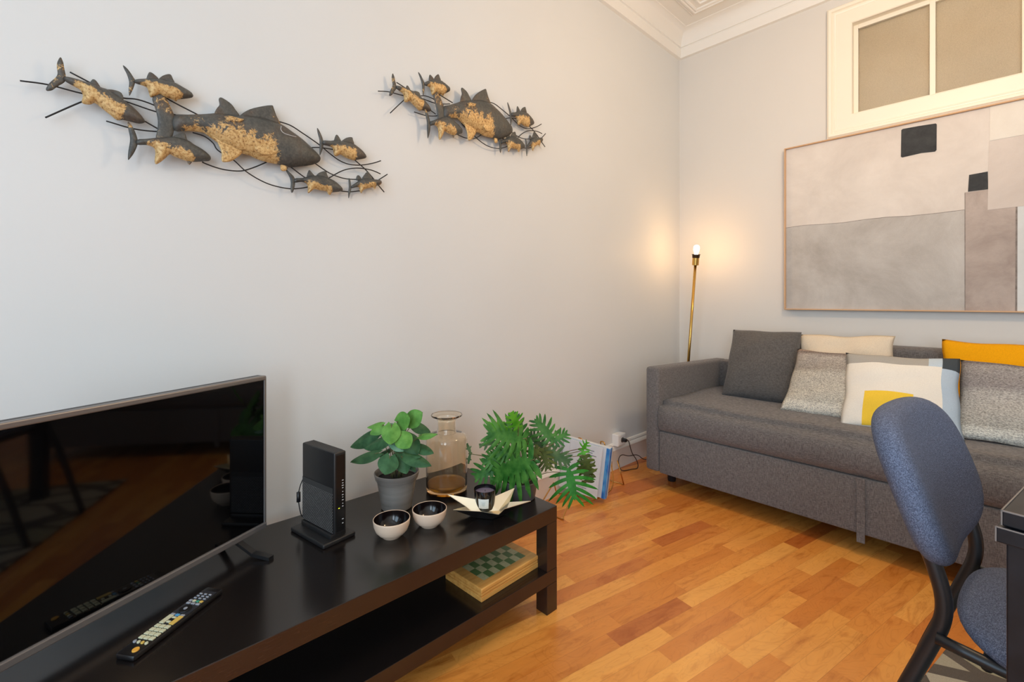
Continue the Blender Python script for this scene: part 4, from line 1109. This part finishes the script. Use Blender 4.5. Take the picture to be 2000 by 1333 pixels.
F3 = fish('fish', z12, (1510, 720), (7182, 790),
     [(1515, 655), (1650, 645), (1790, 640)]+b6([(60, 333), (105, 330), (240, 340), (350, 352), (480, 360), (620, 385), (765, 435), (880, 510), (990, 590), (1090, 680), (1160, 750), (1182, 792), (1160, 832), (1080, 860), (960, 875), (870, 882), (800, 866), (740, 850), (640, 830), (540, 800), (450, 758), (360, 735), (250, 690), (150, 640), (60, 580)])+[(1800, 812), (1750, 803), (1650, 792), (1515, 788)],
     [('tail_fin', [(1318, 495), (1345, 460), (1400, 446), (1440, 480), (1480, 560), (1510, 625), (1528, 680), (1525, 760), (1505, 850), (1480, 878), (1400, 880), (1352, 868), (1365, 780), (1370, 700), (1350, 600), (1330, 540)], .24, .002),
      ('dorsal_fin', b6([(102, 345), (115, 285), (148, 240), (140, 185), (160, 165), (210, 190), (270, 235), (310, 290), (352, 362), (230, 355)]), 0, -.001),
      ('dorsal_fin', b6([(355, 362), (430, 300), (540, 265), (680, 245), (703, 275), (730, 350), (755, 400), (770, 450), (620, 395), (480, 368)]), .05, -.001),
      ('pelvic_fin', b6([(70, 570), (110, 610), (140, 670), (165, 740), (163, 800), (180, 832), (255, 826), (310, 795), (375, 735), (370, 640), (250, 560), (140, 545)]), 1.0, .006),
      ('ventral_fin', b6([(775, 850), (775, 905), (800, 922), (835, 910), (850, 870), (820, 850)]), .8, .001),
      ('pectoral_fin', b6([(490, 545), (560, 512), (650, 560), (705, 602), (640, 628), (560, 642), (505, 612)]), 0, .024),
      ('pectoral_fin', b6([(488, 690), (560, 655), (700, 670), (752, 700), (738, 748), (640, 772), (540, 757)]), 1.2, .022),
      ('scale_plate', b6([(170, 392), (230, 375), (330, 400), (380, 412), (330, 440), (240, 435)]), .35, .022)], .026, (.02, .72), .004)
for c_ in F3.children:
    if c_.name.startswith('pectoral'): c_['label'] = 'overlapping fin plate on the side'
F4 = fish('fish', za, (1180, 905), (1857, 1050),
     [(1178, 882), (1260, 875), (1350, 865), (1450, 860), (1520, 855), (1640, 885), (1700, 925), (1780, 970), (1840, 1020), (1857, 1050), (1845, 1075), (1790, 1080), (1680, 1085), (1600, 1065), (1520, 1035), (1480, 1015), (1440, 1050), (1390, 1090), (1352, 1107), (1338, 1080), (1345, 1000), (1330, 955), (1270, 930), (1178, 926)],
     [('tail_fin', [(1090, 715), (1120, 740), (1155, 800), (1182, 882), (1180, 930), (1150, 1000), (1110, 1055), (1092, 1062), (1095, 990), (1110, 900), (1110, 850), (1095, 780)], .22, -.001),
      ('dorsal_fin', [(1490, 868), (1540, 835), (1615, 822), (1635, 870), (1658, 918), (1580, 880)], 0, -.001),
      ('ventral_fin', [(1640, 1075), (1648, 1100), (1665, 1110), (1685, 1080)], .1, -.001)], .016, (.05, .80), .010)
F5 = fish('fish', zb, (1215, 625), (1655, 772),
     [(1213, 606), (1290, 608), (1340, 602), (1400, 610), (1460, 618), (1522, 638), (1565, 665), (1620, 712), (1655, 760), (1650, 785), (1600, 796), (1560, 802), (1530, 808), (1450, 780), (1395, 747), (1355, 766), (1328, 752), (1318, 690), (1290, 665), (1213, 645)],
     [('tail_fin', [(1155, 475), (1182, 515), (1212, 590), (1218, 660), (1200, 720), (1182, 756), (1180, 690), (1180, 600), (1162, 530)], 0, -.001),
      ('dorsal_fin', [(1333, 612), (1340, 565), (1355, 543), (1380, 570), (1398, 618)], 0, -.001),
      ('dorsal_fin', [(1405, 618), (1450, 578), (1510, 570), (1523, 600), (1532, 648), (1470, 628)], 0, -.001)], .013, (.10, .80))
F6 = fish('fish', zb, (925, 1015), (1415, 1108),
     [(923, 996), (1000, 990), (1060, 974), (1130, 966), (1200, 972), (1270, 992), (1330, 1020), (1390, 1070), (1415, 1105), (1400, 1125), (1340, 1135), (1303, 1140), (1287, 1163), (1268, 1153), (1250, 1125), (1180, 1115), (1125, 1103), (1072, 1142), (1058, 1135), (1055, 1060), (1000, 1030), (923, 1036)],
     [('tail_fin', [(835, 900), (880, 940), (920, 985), (927, 1040), (915, 1110), (895, 1142), (882, 1100), (885, 1040), (872, 980), (840, 925)], .12, -.001),
      ('dorsal_fin', [(1052, 982), (1060, 930), (1075, 908), (1105, 940), (1128, 975)], 0, -.001),
      ('dorsal_fin', [(1142, 976), (1175, 935), (1240, 918), (1255, 950), (1268, 998), (1200, 978)], 0, -.001)], .013, (.10, .80))
F7 = fish('fish', zb, (1505, 1083), (1815, 1035),
     [(1503, 1072), (1560, 1032), (1600, 1002), (1660, 996), (1750, 1005), (1800, 1012), (1816, 1035), (1800, 1060), (1760, 1072), (1745, 1106), (1732, 1085), (1660, 1100), (1622, 1118), (1606, 1146), (1590, 1112), (1578, 1082), (1503, 1096)],
     [('tail_fin', [(1480, 990), (1494, 1010), (1502, 1070), (1503, 1110), (1490, 1160), (1478, 1197), (1475, 1140), (1482, 1080), (1479, 1030)], .1, -.001),
      ('dorsal_fin', [(1558, 1012), (1565, 965), (1590, 967), (1612, 1008)], 0, -.001),
      ('dorsal_fin', [(1618, 1004), (1645, 950), (1675, 923), (1700, 958), (1724, 1010)], 0, -.001)], .012, (.12, .82))
def wire(z, pts, sm=6, off=-.006):
    P = [z(*p)+Vector((off, 0, 0)) for p in pts]
    obj('wire', tube(P, .0021, 6, sm), M_WIRE, sc1, 'all')
wire(za, [(88, 315), (350, 352), (660, 432), (900, 470), (1060, 505), (1340, 600), (1560, 655)])
wire(za, [(555, 235), (745, 335), (900, 420), (1045, 475), (1180, 490), (1330, 540), (1520, 630), (1700, 650)])
wire(za, [(325, 660), (650, 518), (800, 470)])
wire(za, [(1150, 640), (1245, 690), (1370, 762)])
wire(za, [(893, 692), (1150, 765), (1365, 790), (1450, 780)])
wire(za, [(1440, 460), (1500, 505), (1760, 640)])
wire(z12, [(1790, 1072)]+b6([(0, 832), (130, 880), (250, 906), (380, 912), (500, 880), (640, 822)]))
wire(z12, [(1700, 800)]+b6([(0, 555), (90, 625), (140, 700), (300, 800), (420, 910), (560, 1000), (700, 1060), (870, 1095), (1000, 1090), (1100, 1070)]))
wire(zb, [(740, 395), (880, 440), (1000, 515), (1180, 640), (1300, 740), (1400, 810), (1500, 846), (1620, 852), (1740, 832), (1817, 808)])
wire(zb, [(1060, 680), (1100, 672), (1200, 672), (1330, 692)])
wire(zb, [(880, 865), (1020, 970), (1080, 1000)])
wire(zb, [(1100, 810), (1140, 835), (1280, 930), (1400, 980), (1500, 998), (1620, 1000)])
wire(zb, [(1260, 1000), (1400, 920), (1500, 890), (1600, 885), (1720, 905), (1814, 943)])
wire(zb, [(1530, 785), (1650, 890), (1730, 980), (1800, 1070), (1852, 1132)])
wire(zb, [(1390, 1118), (1500, 1128), (1600, 1118)])
wire(zb, [(1885, 947), (1780, 1015)])
# the second, mirrored-size sculpture: same make, hung further along and tipped upwards
sc2, kids = dup(sc1, (WX, 1.328, 1.887), 'smaller-looking metal sculpture of seven black and gold fish on the wall towards the corner', (math.radians(6.9), 0, 0), (.967,)*3)
fk = [k for k in kids if k.name.startswith('fish')]
obj('gill_line', tube([z12(6755, 480)+Vector((0.03, 0, 0)), z12(6752, 520)+Vector((0.0315, 0, 0)), z12(6790, 560)+Vector((0.034, 0, 0)), z12(6905, 592)+Vector((0.033, 0, 0))], .0008, 6, 6), M_ICON, sc1, 'all').parent = F3
for i, k in enumerate(fk):
    zz_ = [v.co.z for v in k.data.vertices]; pv = (max(zz_) if i == 2 else (max(zz_)+min(zz_))/2); f_ = 1.20 if i == 2 else 1.22
    if i == 0: continue
    k.scale = (1, 1, f_); k.location = (0, 0, pv*(1-f_))
nud = {2: (0, .0, -.0), 4: (0, -.004, -.004), 5: (0, .002, .002), 6: (0, -.010, -.006)}
for i, d in nud.items():
    if i < len(fk): fk[i].location = Vector(fk[i].location)+Vector(d)
